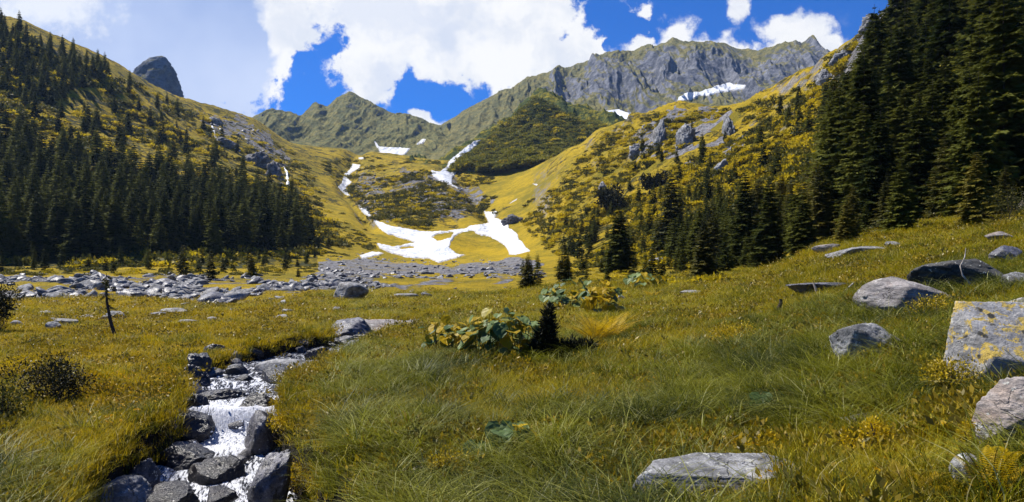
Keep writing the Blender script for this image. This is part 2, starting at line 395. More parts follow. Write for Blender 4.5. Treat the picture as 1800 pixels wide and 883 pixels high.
def ground_mat():
    m_, n, out = material('alpine ground')
    geo = n.n('ShaderNodeNewGeometry'); pos = geo.outputs['Position']
    rk, sh, bk = n.attr('rock'), n.attr('shrub'), n.attr('bank'); dist = n.attr('dist')
    sp = n.n('ShaderNodeSeparateXYZ', {0: pos})
    # grass: patches at several sizes
    g1 = n.noise(pos, .05, 5, .6); g2 = n.noise(pos, .35, 5, .62); g3 = n.noise(pos, 6, 4, .7)
    g = n.m('ADD', n.m('MULTIPLY', g1, .5), n.m('ADD', n.m('MULTIPLY', g2, .35), n.m('MULTIPLY', g3, .3)))
    grass = n.mix(n.step(g, .46, .70), OLIVE, GOLD)
    grass = n.mix(n.m('MULTIPLY', n.step(g2, .60, .75), .5), grass, (.33, .20, .05))
    grass = n.mix(n.m('MULTIPLY', n.step(g3, .48, .34), .6), grass, (.055, .050, .008))
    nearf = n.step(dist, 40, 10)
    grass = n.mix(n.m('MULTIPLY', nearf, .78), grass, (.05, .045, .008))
    # shrubs: dark dwarf pine / juniper mats between the grass
    s1 = n.noise(pos, .10, 6, .72, .6); s2 = n.noise(pos, .55, 5, .7)
    sv = n.m('ADD', n.m('MULTIPLY', s1, .65), n.m('MULTIPLY', s2, .35))
    thr = n.m('SUBTRACT', .70, n.m('MULTIPLY', sh, .27))
    smask = n.m('MULTIPLY', n.step(n.m('SUBTRACT', sv, thr), -.03, .05), n.step(sh, .02, .3))
    scol = n.mix(n.noise(pos, 1.3, 4, .7), (.012, .018, .007), (.060, .062, .016))
    col = n.mix(smask, grass, scol)
    # stones
    rcol, rb = rocknodes(n, pos, .9, (.105, .105, .115), (.34, .34, .36), (.30, .24, .20))
    r1 = n.noise(pos, .16, 7, .72, .4)
    rmask = n.step(n.m('ADD', rk, n.m('MULTIPLY', n.m('SUBTRACT', r1, .5), 2.4)), .42, .58)
    rmask = n.m('MULTIPLY', rmask, n.step(rk, .05, .35))
    nz = n.n('ShaderNodeSeparateXYZ', {0: geo.outputs['Normal']}).outputs[2]
    steep = n.m('MULTIPLY', n.step(n.m('ADD', nz, n.m('MULTIPLY', n.m('SUBTRACT', g2, .5), .5)), .72, .55), n.step(dist, 60, 140))
    rmask = n.m('MAXIMUM', rmask, n.m('MULTIPLY', steep, .9))
    col = n.mix(rmask, col, rcol)
    col = n.mix(bk, col, n.mix(g3, (.010, .008, .006), (.045, .036, .026)))
    h = n.m('ADD', n.m('MULTIPLY', smask, .8), n.m('ADD', n.m('MULTIPLY', rb, rmask), n.m('MULTIPLY', n.noise(pos, 1.1, 6, .75), 1.2)))
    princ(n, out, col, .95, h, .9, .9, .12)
    return m_
M_GROUND = ground_mat()
fl = lambda a: a.reshape(-1)
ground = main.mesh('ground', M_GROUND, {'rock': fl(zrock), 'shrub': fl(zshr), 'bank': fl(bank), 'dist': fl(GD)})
tag(ground, 'golden green alpine valley floor with grassy slopes rising on both sides', 'ground', kind='structure')

def mountain_mat(name, green, rock_d, rock_l, gamt=.5, scale=1.0, blue=0.0):
    m_, n, out = material(name)
    geo = n.n('ShaderNodeNewGeometry'); pos = geo.outputs['Position']
    a = n.noise(pos, .012 * scale, 8, .68, .3); b = n.noise(pos, .06 * scale, 6, .7); c = n.noise(pos, .25 * scale, 4, .7)
    nz = n.n('ShaderNodeSeparateXYZ', {0: geo.outputs['Normal']}).outputs[2]
    rk = n.attr('rock')
    gr = n.mix(n.step(b, .38, .66), green[0], green[1])
    gr = n.mix(n.m('MULTIPLY', n.step(c, .55, .40), .55), gr, (.025, .030, .012))
    rc = n.mix(n.step(b, .34, .68), rock_d, rock_l)
    rc = n.mix(n.m('MULTIPLY', n.step(c, .50, .36), .5), rc, tuple(v * .4 for v in rock_d))
    f = n.m('ADD', n.m('MULTIPLY', n.m('SUBTRACT', nz, .62), 2.2), n.m('ADD', n.m('MULTIPLY', n.m('SUBTRACT', a, .5), 2.6), n.m('SUBTRACT', gamt, rk)))
    f = n.m('ADD', f, n.m('MULTIPLY', n.m('SUBTRACT', b, .5), 1.0))
    col = n.mix(n.step(f, .1, .6), rc, gr)
    princ(n, out, col, .95, n.m('ADD', n.m('MULTIPLY', b, 1.0), n.m('MULTIPLY', c, .5)), .8, 5.0 / scale, .1)
    return m_
# ---- green spur on the right of the bowl
def far_sheet(name, cols, px0, px1, step, nr, noisef, mat, label, cat, rockf=None, kind='structure'):
    px, D, z = loft(cols, px0, px1, step, nr)
    X = (px[None] - 900) / F * D; PX = np.repeat(px[None], nr, 0)
    t = np.repeat(np.linspace(0, 1, nr)[:, None], len(px), 1)
    z = z + noisef(X, D, PX, t, YH - F * z / D)
    s = Sheet(px, D, z)
    rk = rockf(X, D, PX, t, s.py) if rockf else np.zeros_like(D)
    o = s.mesh(name, mat, {'rock': rk.reshape(-1)}); tag(o, label, cat, kind=kind)
    return s
def cr(D, z, lines=3): return 1
spur_cols = {720: [(470, 330), (500, 310), (560, 300), (600, 298), (700, 330)],
             780: [(470, 325), (500, 304), (560, 297), (610, 293), (700, 320)],
             800: [(470, 322), (500, 303), (560, 290), (615, 284), (700, 310)],
             850: [(460, 320), (490, 301), (560, 272), (640, 240), (740, 280)],
             900: [(450, 315), (480, 298), (560, 248), (660, 198), (780, 250)],
             945: [(440, 315), (475, 296), (560, 235), (680, 168), (800, 220)],
             970: [(440, 315), (470, 294), (550, 240), (670, 184), (800, 230)],
             1000: [(430, 310), (465, 290), (540, 248), (640, 204), (780, 240)],
             1050: [(430, 310), (460, 285), (530, 250), (610, 219), (760, 240)],
             1100: [(420, 300), (450, 280), (500, 256), (570, 236), (700, 250)],
             1200: [(420, 300), (450, 285), (500, 270), (560, 262), (700, 290)]}
def spur_n(X, D, PX, t, py):
    e = 1 - .6 * np.exp(-((t - .78) / .08) ** 2)
    return e * (16 * fbm(X / 50, D / 90, oct=5, seed=81, ridged=True) + 5 * fbm(X / 13, D / 13, oct=4, seed=82, ridged=True) - 1)
def shrubmtn():
    m_, n, out = material('shrub covered spur')
    pos = n.n('ShaderNodeNewGeometry').outputs['Position']
    a = n.noise(pos, .05, 6, .65, .8); b = n.noise(pos, .4, 5, .7)
    v = n.m('ADD', n.m('MULTIPLY', a, .6), n.m('MULTIPLY', b, .4))
    col = n.mix(n.step(v, .48, .60), (.050, .070, .016), (.26, .21, .016))
    col = n.mix(n.m('MULTIPLY', n.step(b, .46, .34), .6), col, (.012, .018, .006))
    princ(n, out, col, .95, n.m('ADD', b, a), 1.0, 3.0, .1); return m_
spur = far_sheet('hill', spur_cols, 720, 1200, 1.5, 220, spur_n, shrubmtn(), 'shrub covered green spur with a rounded top above the grassy bowl', 'hill')
# ---- centre peak
pk = {360: [(760, 290), (850, 275), (1050, 260), (1250, 245), (1500, 300)],
      440: [(750, 285), (850, 265), (1000, 245), (1200, 214), (1500, 280)],
      480: [(740, 285), (850, 262), (1000, 238), (1200, 205), (1500, 280)],
      505: [(740, 285), (850, 262), (1000, 236), (1210, 204), (1500, 280)],
      527: [(740, 285), (850, 262), (1000, 240), (1220, 212), (1500, 280)],
      545: [(740, 285), (850, 262), (1000, 236), (1240, 201), (1500, 280)],
      557: [(740, 285), (850, 262), (1000, 232), (1250, 194), (1500, 280)],
      572: [(740, 285), (850, 264), (1000, 236), (1270, 199), (1500, 280)],
      595: [(740, 290), (850, 268), (1000, 238), (1290, 182), (1500, 270)],
      617: [(740, 292), (850, 273), (1000, 240), (1300, 172), (1500, 260)],
      645: [(740, 292), (850, 275), (1000, 244), (1300, 184), (1500, 260)],
      668: [(740, 292), (850, 276), (1000, 248), (1300, 196), (1500, 270)],
      700: [(740, 292), (850, 276), (1000, 252), (1290, 205), (1500, 270)],
      745: [(740, 292), (850, 275), (1000, 252), (1270, 216), (1500, 280)],
      780: [(740, 292), (850, 275), (1000, 254), (1260, 227), (1500, 280)],
      840: [(740, 292), (850, 280), (1000, 265), (1260, 246), (1500, 290)]}
def pk_n(X, D, PX, t, py):
    e = sstep(t, .1, .4) * (1 - .93 * np.exp(-((t - .79) / .09) ** 2))
    rib = fbm(X / 42 + .35 * fbm(X / 90, D / 90, seed=90), D / 240, oct=5, seed=91, ridged=True, gain=.55)
    jag = fbm(X / 14, D * 0, oct=4, seed=93) * 3 * np.exp(-((t - .79) / .1) ** 2)
    return e * (15 * rib + 4.5 * fbm(X / 26, D / 40, oct=5, seed=92, ridged=True)) + jag - e * 3
M_PK = mountain_mat('grassy rock mountain', ((.10, .105, .040), (.20, .17, .050)), (.050, .056, .074), (.19, .195, .22), .62)
peak = far_sheet('mountain', pk, 360, 840, 1.0, 300, pk_n, M_PK, 'rounded green and grey peak at the head of the valley with snow below it', 'mountain')
# ---- right massif
def pc(px, a, b, c, crest, Dc=1350): return [(700, a), (830, b), (1020, c), (Dc, crest), (1600, crest + 70)]
mf = {730: pc(730, 300, 285, 275, 262), 760: pc(760, 295, 278, 262, 241), 800: pc(0, 290, 268, 243, 214), 860: pc(0, 285, 256, 222, 180),
      905: pc(0, 280, 250, 212, 162), 960: pc(0, 275, 246, 200, 137), 1010: pc(0, 272, 240, 186, 119), 1080: pc(0, 262, 225, 172, 100),
      1130: pc(0, 258, 222, 168, 91), 1165: pc(0, 255, 218, 160, 85), 1182: pc(0, 253, 215, 155, 76), 1203: pc(0, 252, 214, 155, 86), 1240: pc(0, 250, 210, 152, 85), 1265: pc(0, 248, 206, 150, 79),
      1295: pc(0, 246, 200, 150, 90), 1335: pc(0, 244, 195, 150, 99), 1380: pc(0, 240, 190, 145, 93), 1405: pc(0, 240, 188, 142, 89), 1427: pc(0, 240, 185, 140, 77), 1450: pc(0, 240, 184, 142, 96),
      1500: pc(0, 245, 190, 160, 125), 1650: pc(0, 260, 230, 215, 200)}
def mf_n(X, D, PX, t, py):
    e = sstep(t, .1, .35) * (1 - .93 * np.exp(-((t - .80) / .09) ** 2))
    e2 = e * sstep(PX, 780, 960)
    rib = fbm(X / 55 + .5 * fbm(X / 120, D / 120, seed=100), D / 330 + .2, oct=5, seed=101, ridged=True, gain=.55)
    jag = fbm(X / 16, D * 0, oct=4, seed=103) * 3.5 * np.exp(-((t - .80) / .08) ** 2)
    cl_ = e2 * 14 * sstep(t + .03 * fbm(X / 30, D / 60, oct=3, seed=105), .52, .60)      # rock wall step
    return e2 * 30 * (rib - .32) + e * 6 * fbm(X / 20, D / 30, oct=5, seed=102, ridged=True) + jag - e2 * 8 + cl_ * .5
def mf_r(X, D, PX, t, py):
    return (.9 * np.exp(-((t - .56) / .13) ** 2) + .25 * np.exp(-((t - .8) / .08) ** 2)) * sstep(PX, 900, 1000) - .5 * sstep(PX, 1000, 850)
M_MF = mountain_mat('steep ribbed rock mountain', ((.105, .105, .045), (.20, .17, .055)), (.050, .056, .074), (.20, .205, .23), .78)
massif = far_sheet('mountain', mf, 730, 1640, 1.2, 360, mf_n, M_MF, 'long jagged grey massif with three pointed tops and snow at its foot', 'mountain', mf_r)

# ------------------------------------------------------------------ rocks
import mathutils
def ico(sub):
    import bmesh
    bm = bmesh.new(); bmesh.ops.create_icosphere(bm, subdivisions=sub, radius=1)
    V = np.array([v.co[:] for v in bm.verts]); Fc = np.array([[v.index for v in f.verts] for f in bm.faces]); bm.free(); return V, Fc
ICO = {k: ico(k) for k in (2, 3, 4, 5, 6)}
def rock_mesh(name, mat, seed, sub=4, planes=16, rough=.05, round_=.25, flat=1.0, faces=None):
    r_ = np.random.default_rng(seed); V, Fc = ICO[sub]
    pn = r_.normal(size=(planes, 3)); pn[:, 2] *= flat; pn /= np.linalg.norm(pn, axis=1)[:, None]; ph = r_.uniform(.62, 1.0, planes)
    if faces is not None:
        fa = np.array(faces, float); pn = nrm_(fa[:, :3]); ph = fa[:, 3]
    dt = V @ pn.T
    rr = np.where(dt > .05, ph[None] / np.maximum(dt, .05), 9).min(1)
    rr = np.minimum(rr, 1.25); rr = rr * (1 - round_) + round_ * .85
    o = r_.uniform(0, 99, 3)
    rr = rr * (1 + rough * 1.6 * fbm(V[:, 0] * 1.7 + o[0], V[:, 1] * 1.7 + o[1], V[:, 2] * 1.7 + o[2], 4, seed) + rough * .8 * fbm(V[:, 0] * 7 + o[0], V[:, 1] * 7, V[:, 2] * 9, 3, seed + 4, ridged=True))
    return mesh(name, V * rr[:, None], Fc, mat, True)
def nrm_(v): return v / np.linalg.norm(v, axis=-1, keepdims=True)
def rock_mat(name, dark, light, warm, lich=None, lamt=.0, wet=None, scale=3.0, strata=0.0, spec=.3, rough=.85, dark_spots=0.0):
    m_, n, out = material(name)
    tc = n.n('ShaderNodeTexCoord').outputs['Object']
    oi = n.n('ShaderNodeObjectInfo')
    vec = n.vm('ADD', n.n('ShaderNodeNewGeometry').outputs['Position'], n.vm('MULTIPLY', oi.outputs['Random'], (37, 11, 53)))
    if strata: 
        vec2 = n.vm('MULTIPLY', vec, (1, 1, 1 + strata * 4))
    else: vec2 = vec
    col, h = rocknodes(n, vec2, scale, dark, light, warm)
    if lich:
        l1 = n.noise(vec, scale * 2.3, 5, .72, .5)
        col = n.mix(n.step(l1, .66 - lamt * .3, .70 - lamt * .3), col, lich)
        l2 = n.noise(n.vm('ADD', vec, (5, 3, 1)), scale * 5, 3, .6)
        col = n.mix(n.step(l2, .64, .67), col, (.42, .42, .38))
    if dark_spots:
        v = n.n('ShaderNodeTexVoronoi', {'Vector': n.vm('MULTIPLY', vec, (1, 1, 1)), 'Scale': scale * 2.6, 'Randomness': 1.0})
        d2 = n.m('ADD', v.outputs['Distance'], n.m('MULTIPLY', n.noise(vec, scale * 9, 3, .7), .28))
        col = n.mix(n.m('MULTIPLY', n.step(d2, .42, .34), n.step(n.noise(vec, scale * 1.1, 3), .46, .54)), col, (.03, .028, .022))
    rg = rough
    if wet is not None:
        col = n.mix(wet, col, (.012, .012, .016)); 
    b1 = n.noise(vec2, scale * 12, 5, .7)
    ck = n.n('ShaderNodeTexVoronoi', {'Vector': n.vm('ADD', n.vm('MULTIPLY', vec, (1, 1, 2.6)), n.vm('MULTIPLY', n.noise(vec, scale * 1.5, 4, out=1), (.5, .5, .5))), 'Scale': scale * .7}, feature='DISTANCE_TO_EDGE').outputs[0]
    ckm = n.m('MULTIPLY', n.step(ck, .022, .003), n.step(n.noise(vec, scale * .8, 3), .45, .60))
    col = n.mix(n.m('MULTIPLY', ckm, .75), col, tuple(x * .25 for x in dark))
    h = n.m('SUBTRACT', h, n.m('MULTIPLY', ckm, .7))
    gr = n.noise(vec, scale * 30, 3, .7)
    col = n.mix(n.m('MULTIPLY', n.step(gr, .55, .42), .35), col, tuple(x * .5 for x in dark))
    princ(n, out, col, rg, n.m('ADD', h, n.m('MULTIPLY', b1, .5)), .65, .04 if scale > 1 else .3, spec)
    return m_
M_RG = rock_mat('grey granite rock', (.080, .080, .082), (.35, .35, .355), (.30, .26, .22), (.48, .49, .47), .14)
M_RL = rock_mat('lichen spotted slab rock', (.17, .165, .16), (.40, .385, .37), (.32, .27, .23), (.44, .31, .06), .44, scale=3.4, dark_spots=1)
M_RP = rock_mat('reddish schist rock', (.12, .11, .105), (.38, .345, .325), (.36, .26, .20), (.42, .42, .40), .18, strata=.6)
M_RB = rock_mat('black lichen rock', (.018, .018, .018), (.085, .085, .08), (.09, .07, .05), (.30, .31, .28), .02)
M_RW = rock_mat('wet dark stream rock', (.005, .005, .007), (.034, .032, .038), (.03, .022, .02), None, 0, spec=.5, rough=.30, scale=5)
M_RT = rock_mat('half wet stream rock', (.028, .028, .034), (.17, .165, .19), (.12, .10, .085), (.30, .31, .30), .04, spec=.5, rough=.42, scale=4)
M_RD = rock_mat('far grey cliff rock', (.10, .105, .12), (.33, .335, .35), (.24, .21, .17), (.15, .12, .02), .12, scale=.35, strata=.0)
M_FALL = rock_mat('waterfall ledge rock', (.06, .06, .065), (.26, .26, .27), (.2, .17, .14), None, 0, scale=.4)
RID = [1000]
def rock(name, label, cat, px, py, w, h, D, mat, depth=.9, tilt=(0, 0), rz=None, group=None, seed=None, sub=5, planes=14, rough=.05, round_=.22, sink=.25, flat=1.0, snap=False, faces=None):
    """a boulder whose visible outline is about w x h photo pixels, centred at (px,py), standing D metres off"""
    RID[0] += 1; sd_ = seed or RID[0]
    if snap:
        hb = main.hit(px, py + h * .5); D = hb[1] + w * hb[1] / F * depth * .25
    W, H = w * D / F, h * D / F
    c = P(px, D, py=py)
    if snap:
        gz = main.at(px, D)[2]; tz = c[2] + H * .5; bz = min(gz, c[2] - H * .5) - .12 * H; H = (tz - bz) / (1 + sink); c[2] = (tz + bz) / 2 + H * sink * .5
    up = H * (1 + sink); c[2] -= H * sink * .5
    me = rock_mesh(name, mat, sd_, sub, planes, rough, round_, flat, faces)
    o = obj(name, me, None, c, (R(tilt[0]), R(tilt[1]), 0), (W / 1.75, max(W, H) * depth / 1.75, up / 1.75))
    return tag(o, label, cat, group)

# ------------------------------------------------------------------ snow
def snow_mat():
    m_, n, out = material('old snow')
    pos = n.n('ShaderNodeNewGeometry').outputs['Position']
    a = n.noise(pos, .25, 5, .65)
    b = n.noise(pos, .06, 5, .7)
    col = n.mix(n.step(a, .40, .62), (.50, .53, .58), (.66, .67, .69))
    col = n.mix(n.m('MULTIPLY', n.step(b, .54, .68), .55), col, (.36, .33, .30))
    col = n.mix(n.m('MULTIPLY', n.attr('rim'), n.step(a, .35, .6)), col, (.30, .27, .23))
    princ(n, out, col, .8, n.m('ADD', n.noise(pos, .8, 4, .6), n.m('MULTIPLY', b, 3)), .8, 1.2, .1); return m_
M_SNOW = snow_mat()
SNOWP = []
def drape(name, poly, sheet, mat, lift, step=1.2, amp=2.0, seed=1, hole=None, jump=.25):
    x0 = min(p[0] for p in poly) - 6; x1 = max(p[0] for p in poly) + 6; y0 = min(p[1] for p in poly) - 6; y1 = max(p[1] for p in poly) + 6
    xs = np.arange(x0, x1, step); ys = np.arange(y0, y1, step * .55)
    XX, YY = np.meshgrid(xs, ys)
    ins = polysoft(XX, YY, poly, amp, 6, seed)
    if hole:
        for hp in hole: ins &= ~polysoft(XX, YY, hp, amp, 6, seed + 3)
    vid = -np.ones(XX.shape, int); V = []; 
    need = ins.copy()
    for j in range(XX.shape[0]):
        for i in range(XX.shape[1]):
            if need[j, i]:
                h = sheet.hit(XX[j, i], YY[j, i])
                if h is not None: vid[j, i] = len(V); V.append(h)
    V = np.array(V); Fc = []
    edge = np.ones(len(V), bool)
    for j in range(XX.shape[0] - 1):
        for i in range(XX.shape[1] - 1):
            q = (vid[j, i], vid[j + 1, i], vid[j + 1, i + 1], vid[j, i + 1])
            if min(q) < 0: continue
            d = V[list(q), 1]
            if d.max() - d.min() > jump * d.mean(): continue
            Fc.append(q)
    Fc = np.array(Fc)
    cnt = np.bincount(Fc.ravel(), minlength=len(V)); edge = cnt < 4
    V[:, 2] += np.where(edge, -.02 * lift, lift * (.75 + .5 * fbm(V[:, 0] / 6, V[:, 1] / 6, oct=3, seed=5)))
    nb = edge.astype(float)
    for _ in range(2):
        acc = np.zeros(len(V)); np.maximum.at(acc, Fc.ravel(), np.repeat(nb[Fc].mean(1), 4)); nb = np.maximum(nb, acc * .8)
    return obj(name, mesh(name, V, Fc, mat, True, {'rim': nb}))
Z = lambda pts: [(500 + .4532 * x, 100 + .4532 * y) for x, y in pts]
G_S = 'old snow patches in the gullies'
snow_main = [(335, 622), (370, 640), (430, 660), (520, 675), (600, 678), (690, 670), (720, 655), (790, 645), (770, 600), (825, 600), (820, 625), (862, 640), (872, 665), (900, 680), (912, 710), (955, 755), (900, 770), (868, 770), (860, 740), (800, 700), (745, 690), (735, 675), (690, 680), (660, 700), (640, 740), (670, 765), (715, 768), (600, 802), (560, 785), (470, 780), (400, 760), (370, 745), (352, 720), (420, 737), (500, 722), (470, 710), (400, 690), (360, 660)]
def snow(label, pts, sheet, lift=.4, amp=1.6, hole=None, zoomed=True, seed=1, step=1.0):
    SNOWP.append(Z(pts) if zoomed else pts)
    o = drape('snow_patch', Z(pts) if zoomed else pts, sheet, M_SNOW, lift, step, amp, seed, hole)
    return tag(o, label, 'snow patch', G_S)
class Multi:
    def __init__(s, *sh): s.sh = sh
    def hit(s, p, q):
        hs = [h for h in (a.hit(p, q) for a in s.sh) if h is not None and h[1] < 1450]
        return min(hs, key=lambda h: h[1]) if hs else None
allsheets = Multi(main, spur, massif, peak)
snow('largest branching snow field on the valley floor at the foot of the bench', snow_main, main, .45, 2.2, [Z([(572, 702), (600, 688), (655, 683), (640, 705), (600, 715)]), Z([(450, 740), (500, 736), (498, 742), (455, 746)])], step=1.1)
snow('thin sliver of snow left of the main snow field below brown rocks', [(288, 772), (340, 755), (392, 762), (350, 775), (300, 786)], main, .3)
snow('narrow winding snow strip in the left gully', [(265, 415), (297, 420), (290, 436), (258, 452), (244, 470), (264, 485), (240, 508), (248, 530), (268, 548), (232, 534), (204, 506), (222, 490), (230, 456), (252, 436)], main, .5, 1.2)
snow('broken white snow and stream pieces between left gully and snow field', [(283, 570), (300, 576), (330, 598), (338, 624), (312, 616), (292, 592)], main, .4, 2.5)
snow('small snow fleck at the very top of the left gully', [(285, 390), (312, 390), (308, 398), (286, 399)], main, .4, .8)
snow('long diagonal snow tongue widening downward in the middle gully', [(565, 440), (600, 446), (625, 430), (640, 400), (680, 368), (730, 330), (766, 320), (742, 350), (690, 387), (660, 407), (630, 446), (672, 450), (652, 476), (652, 496), (715, 522), (670, 512), (620, 492), (575, 466)], allsheets, .6, 1.6)
snow('small snow patch under the shrubby spur right of the diagonal tongue', [(715, 428), (745, 435), (740, 448), (714, 442)], main, .4, 1)
snow('tiny snow fleck at the right edge of the grassy bowl', [(955, 490), (986, 495), (978, 503)], main, .4, .6)
snow('thin slanting snow sliver low on the right of the grassy bowl', [(864, 572), (905, 547), (902, 556), (872, 573)], main, .4, .8)
snow('broad snow patch with a thin upward arm below the centre peak', [(375, 350), (430, 352), (492, 356), (470, 380), (422, 388), (370, 382), (332, 378), (368, 372), (344, 326), (354, 328), (370, 350)], peak, 1.5, 1.4)
snow('small pointed snow patch right of the one below the centre peak', [(530, 320), (553, 319), (541, 338), (505, 345), (520, 332)], peak, 1.5, 1)
snow('faint snow streak high on the slope above the diagonal tongue', [(748, 301), (796, 281), (792, 288), (756, 301)], massif, 1.5, .8)
snow('long ragged snow field at the foot of the massif wall', [(1189, 182), (1191, 172), (1204, 164), (1228, 163), (1262, 151), (1284, 146), (1290, 150), (1312, 150), (1308, 157), (1290, 161), (1262, 164), (1246, 170), (1230, 170), (1212, 178), (1200, 178), (1194, 184)], massif, 2, 2, zoomed=False)
snow('rounded snow patch at the lower left of the long ragged snow field', [(1052, 204), (1066, 195), (1085, 193), (1102, 198), (1122, 204), (1118, 220), (1070, 222), (1056, 214)], massif, 2, 1.6, zoomed=False)

# ------------------------------------------------------------------ pinnacle behind the left slope
def pinnacle():
    Dp = 900.0
    L = [(180, 292), (214, 150), (240, 127), (252, 116), (264, 104), (276, 99), (290, 100), (299, 106), (304, 122), (312, 148), (322, 176), (330, 192), (345, 290)]
    zs = np.linspace(300, 99.5, 80)        # photo rows, bottom to top
    left = np.interp(zs, [99, 100, 104, 116, 127, 150, 300], [283, 277, 264, 251, 240, 205, 60])
    right = np.interp(zs, [99, 100, 103, 112, 122, 148, 176, 192, 300], [285, 290, 296, 302, 304, 312, 322, 332, 380])
    nth = 96; V = []
    for k, q in enumerate(zs):
        c = (left[k] + right[k]) / 2; hw = (right[k] - left[k]) / 2
        for a in range(nth):
            th = 2 * math.pi * a / nth
            V.append(((c - 900) / F * Dp + hw / F * Dp * math.cos(th), Dp + hw / F * Dp * .8 * math.sin(th), (YH - q) / F * Dp))
    V = np.array(V)
    n_ = fbm(V[:, 0] / 12, V[:, 1] / 12, V[:, 2] / 26, 6, 7, gain=.6, ridged=True)
    cx = V.reshape(len(zs), nth, 3).mean(1, keepdims=True).repeat(nth, 1).reshape(-1, 3)
    d = V - cx; d[:, 2] = 0; ln = np.linalg.norm(d, axis=1)[:, None] + 1e-6
    V += d / ln * np.minimum(ln * .38, 10) * (n_[:, None] - .55)
    i = (np.arange(len(zs) - 1)[:, None] * nth + np.arange(nth)[None]); j = np.arange(len(zs) - 1)[:, None] * nth + (np.arange(nth)[None] + 1) % nth
    Q = np.stack([i, j, j + nth, i + nth], -1).reshape(-1, 4)
    top = len(V); V = np.vstack([V, V[-nth:].mean(0)[None] + [0, 0, 1]])
    T = np.array([[top - nth + a, top - nth + (a + 1) % nth, top] for a in range(nth)])
    m_ = mountain_mat('blue grey pinnacle rock', ((.06, .06, .035), (.11, .10, .05)), (.07, .078, .10), (.17, .18, .21), .12)
    o = obj('rock_pinnacle', mesh('rock_pinnacle', V, [Q, T], m_, True)); tag(o, 'blue grey rock pinnacle rising alone behind the left ridge', 'rock pinnacle')
pinnacle()

# ------------------------------------------------------------------ water
def water_mat():
    m_, n, out = material('white mountain water')
    fa = n.attr('foam'); al = n.attr('along'); ac = n.attr('across')
    v = n.n('ShaderNodeCombineXYZ', {0: n.m('MULTIPLY', al, 2.2), 1: n.m('MULTIPLY', ac, 9.0)}).outputs[0]
    pos = n.n('ShaderNodeNewGeometry').outputs['Position']
    a = n.noise(v, 1.6, 6, .68, 1.2); b = n.noise(pos, 9, 5, .7, .8); c = n.noise(v, 5, 4, .7, .5)
    f = n.m('ADD', n.m('MULTIPLY', n.m('SUBTRACT', a, .5), 2.2), n.m('ADD', n.m('MULTIPLY', n.m('SUBTRACT', b, .5), .9), n.m('MULTIPLY', n.m('SUBTRACT', c, .5), 1.3)))
    f = n.m('ADD', f, fa)
    mask = n.step(f, .34, .66)
    col = n.mix(mask, (.020, .022, .030), (.80, .82, .88))
    rg = n.m('ADD', .06, n.m('MULTIPLY', mask, .5))
    b_ = n.n('ShaderNodeBump', {'Height': n.m('ADD', n.m('MULTIPLY', a, .8), n.m('ADD', c, n.m('MULTIPLY', b, .6))), 'Strength': .9, 'Distance': .06})
    p = n.n('ShaderNodeBsdfPrincipled', {'Base Color': col, 'Roughness': rg, 'Specular IOR Level': .6, 'IOR': 1.33, 'Normal': b_.outputs[0]})
    n.t.links.new(p.outputs[0], out.inputs[0]); return m_
M_WATER = water_mat()
def stream():
    nl, ncx = 900, 48
    s_ = np.linspace(0, arc[-1], nl); A = pchip(arc, np.stack([sx, ST[:, 1], ST[:, 2], ST[:, 3]], 1), s_)
    T = np.gradient(A[:, :2], axis=0); T /= np.linalg.norm(T, axis=1)[:, None]
    # smooth tangents
    k = np.ones(61) / 61; T = np.stack([np.convolve(np.pad(T[:, i], 30, 'edge'), k, 'valid') for i in (0, 1)], 1)
    Nn = np.stack([T[:, 1], -T[:, 0]], 1)
    c = np.linspace(-1, 1, ncx)
    X = A[:, 0][:, None] + Nn[:, 0][:, None] * c * (A[:, 3][:, None] + .12); Y = A[:, 1][:, None] + Nn[:, 1][:, None] * c * (A[:, 3][:, None] + .12)
    slope = np.abs(np.gradient(A[:, 2], s_))
    fl_ = np.clip(slope * 1.3, 0, 1); k = np.ones(45) / 45; fl_ = np.convolve(np.pad(fl_, 22, 'edge'), k, 'valid')
    Zz = A[:, 2][:, None] + .035 * fbm(X / .35, Y / .35, oct=4, seed=5) + .05 * fbm(X / .9, Y / .5, oct=2, seed=6)
    Zz += .05 * fl_[:, None] * fbm(c[None] * 6 + 0 * X, s_[:, None] * .6 + 0 * X, oct=3, seed=8, ridged=True)
    foam = .36 + 1.15 * fl_[:, None] + .22 * np.exp(-((s_[:, None] - arc[5]) / .8) ** 2) - .10 * np.abs(c[None]) ** 2 + 0 * X
    foam -= .22 * sstep(X * 0 + Y, 16, 19)
    V = np.stack([X, Y, Zz], -1).reshape(-1, 3)
    i = np.arange(nl - 1)[:, None] * ncx + np.arange(ncx - 1)[None]
    Q = np.stack([i, i + 1, i + ncx + 1, i + ncx], -1).reshape(-1, 4)
    o = obj('stream', mesh('stream', V, Q, M_WATER, True, {'foam': foam, 'along': s_[:, None] + 0 * X, 'across': c[None] + 0 * X}))
    tag(o, 'foaming white mountain stream tumbling between dark wet rocks', 'stream', kind='structure')
stream()
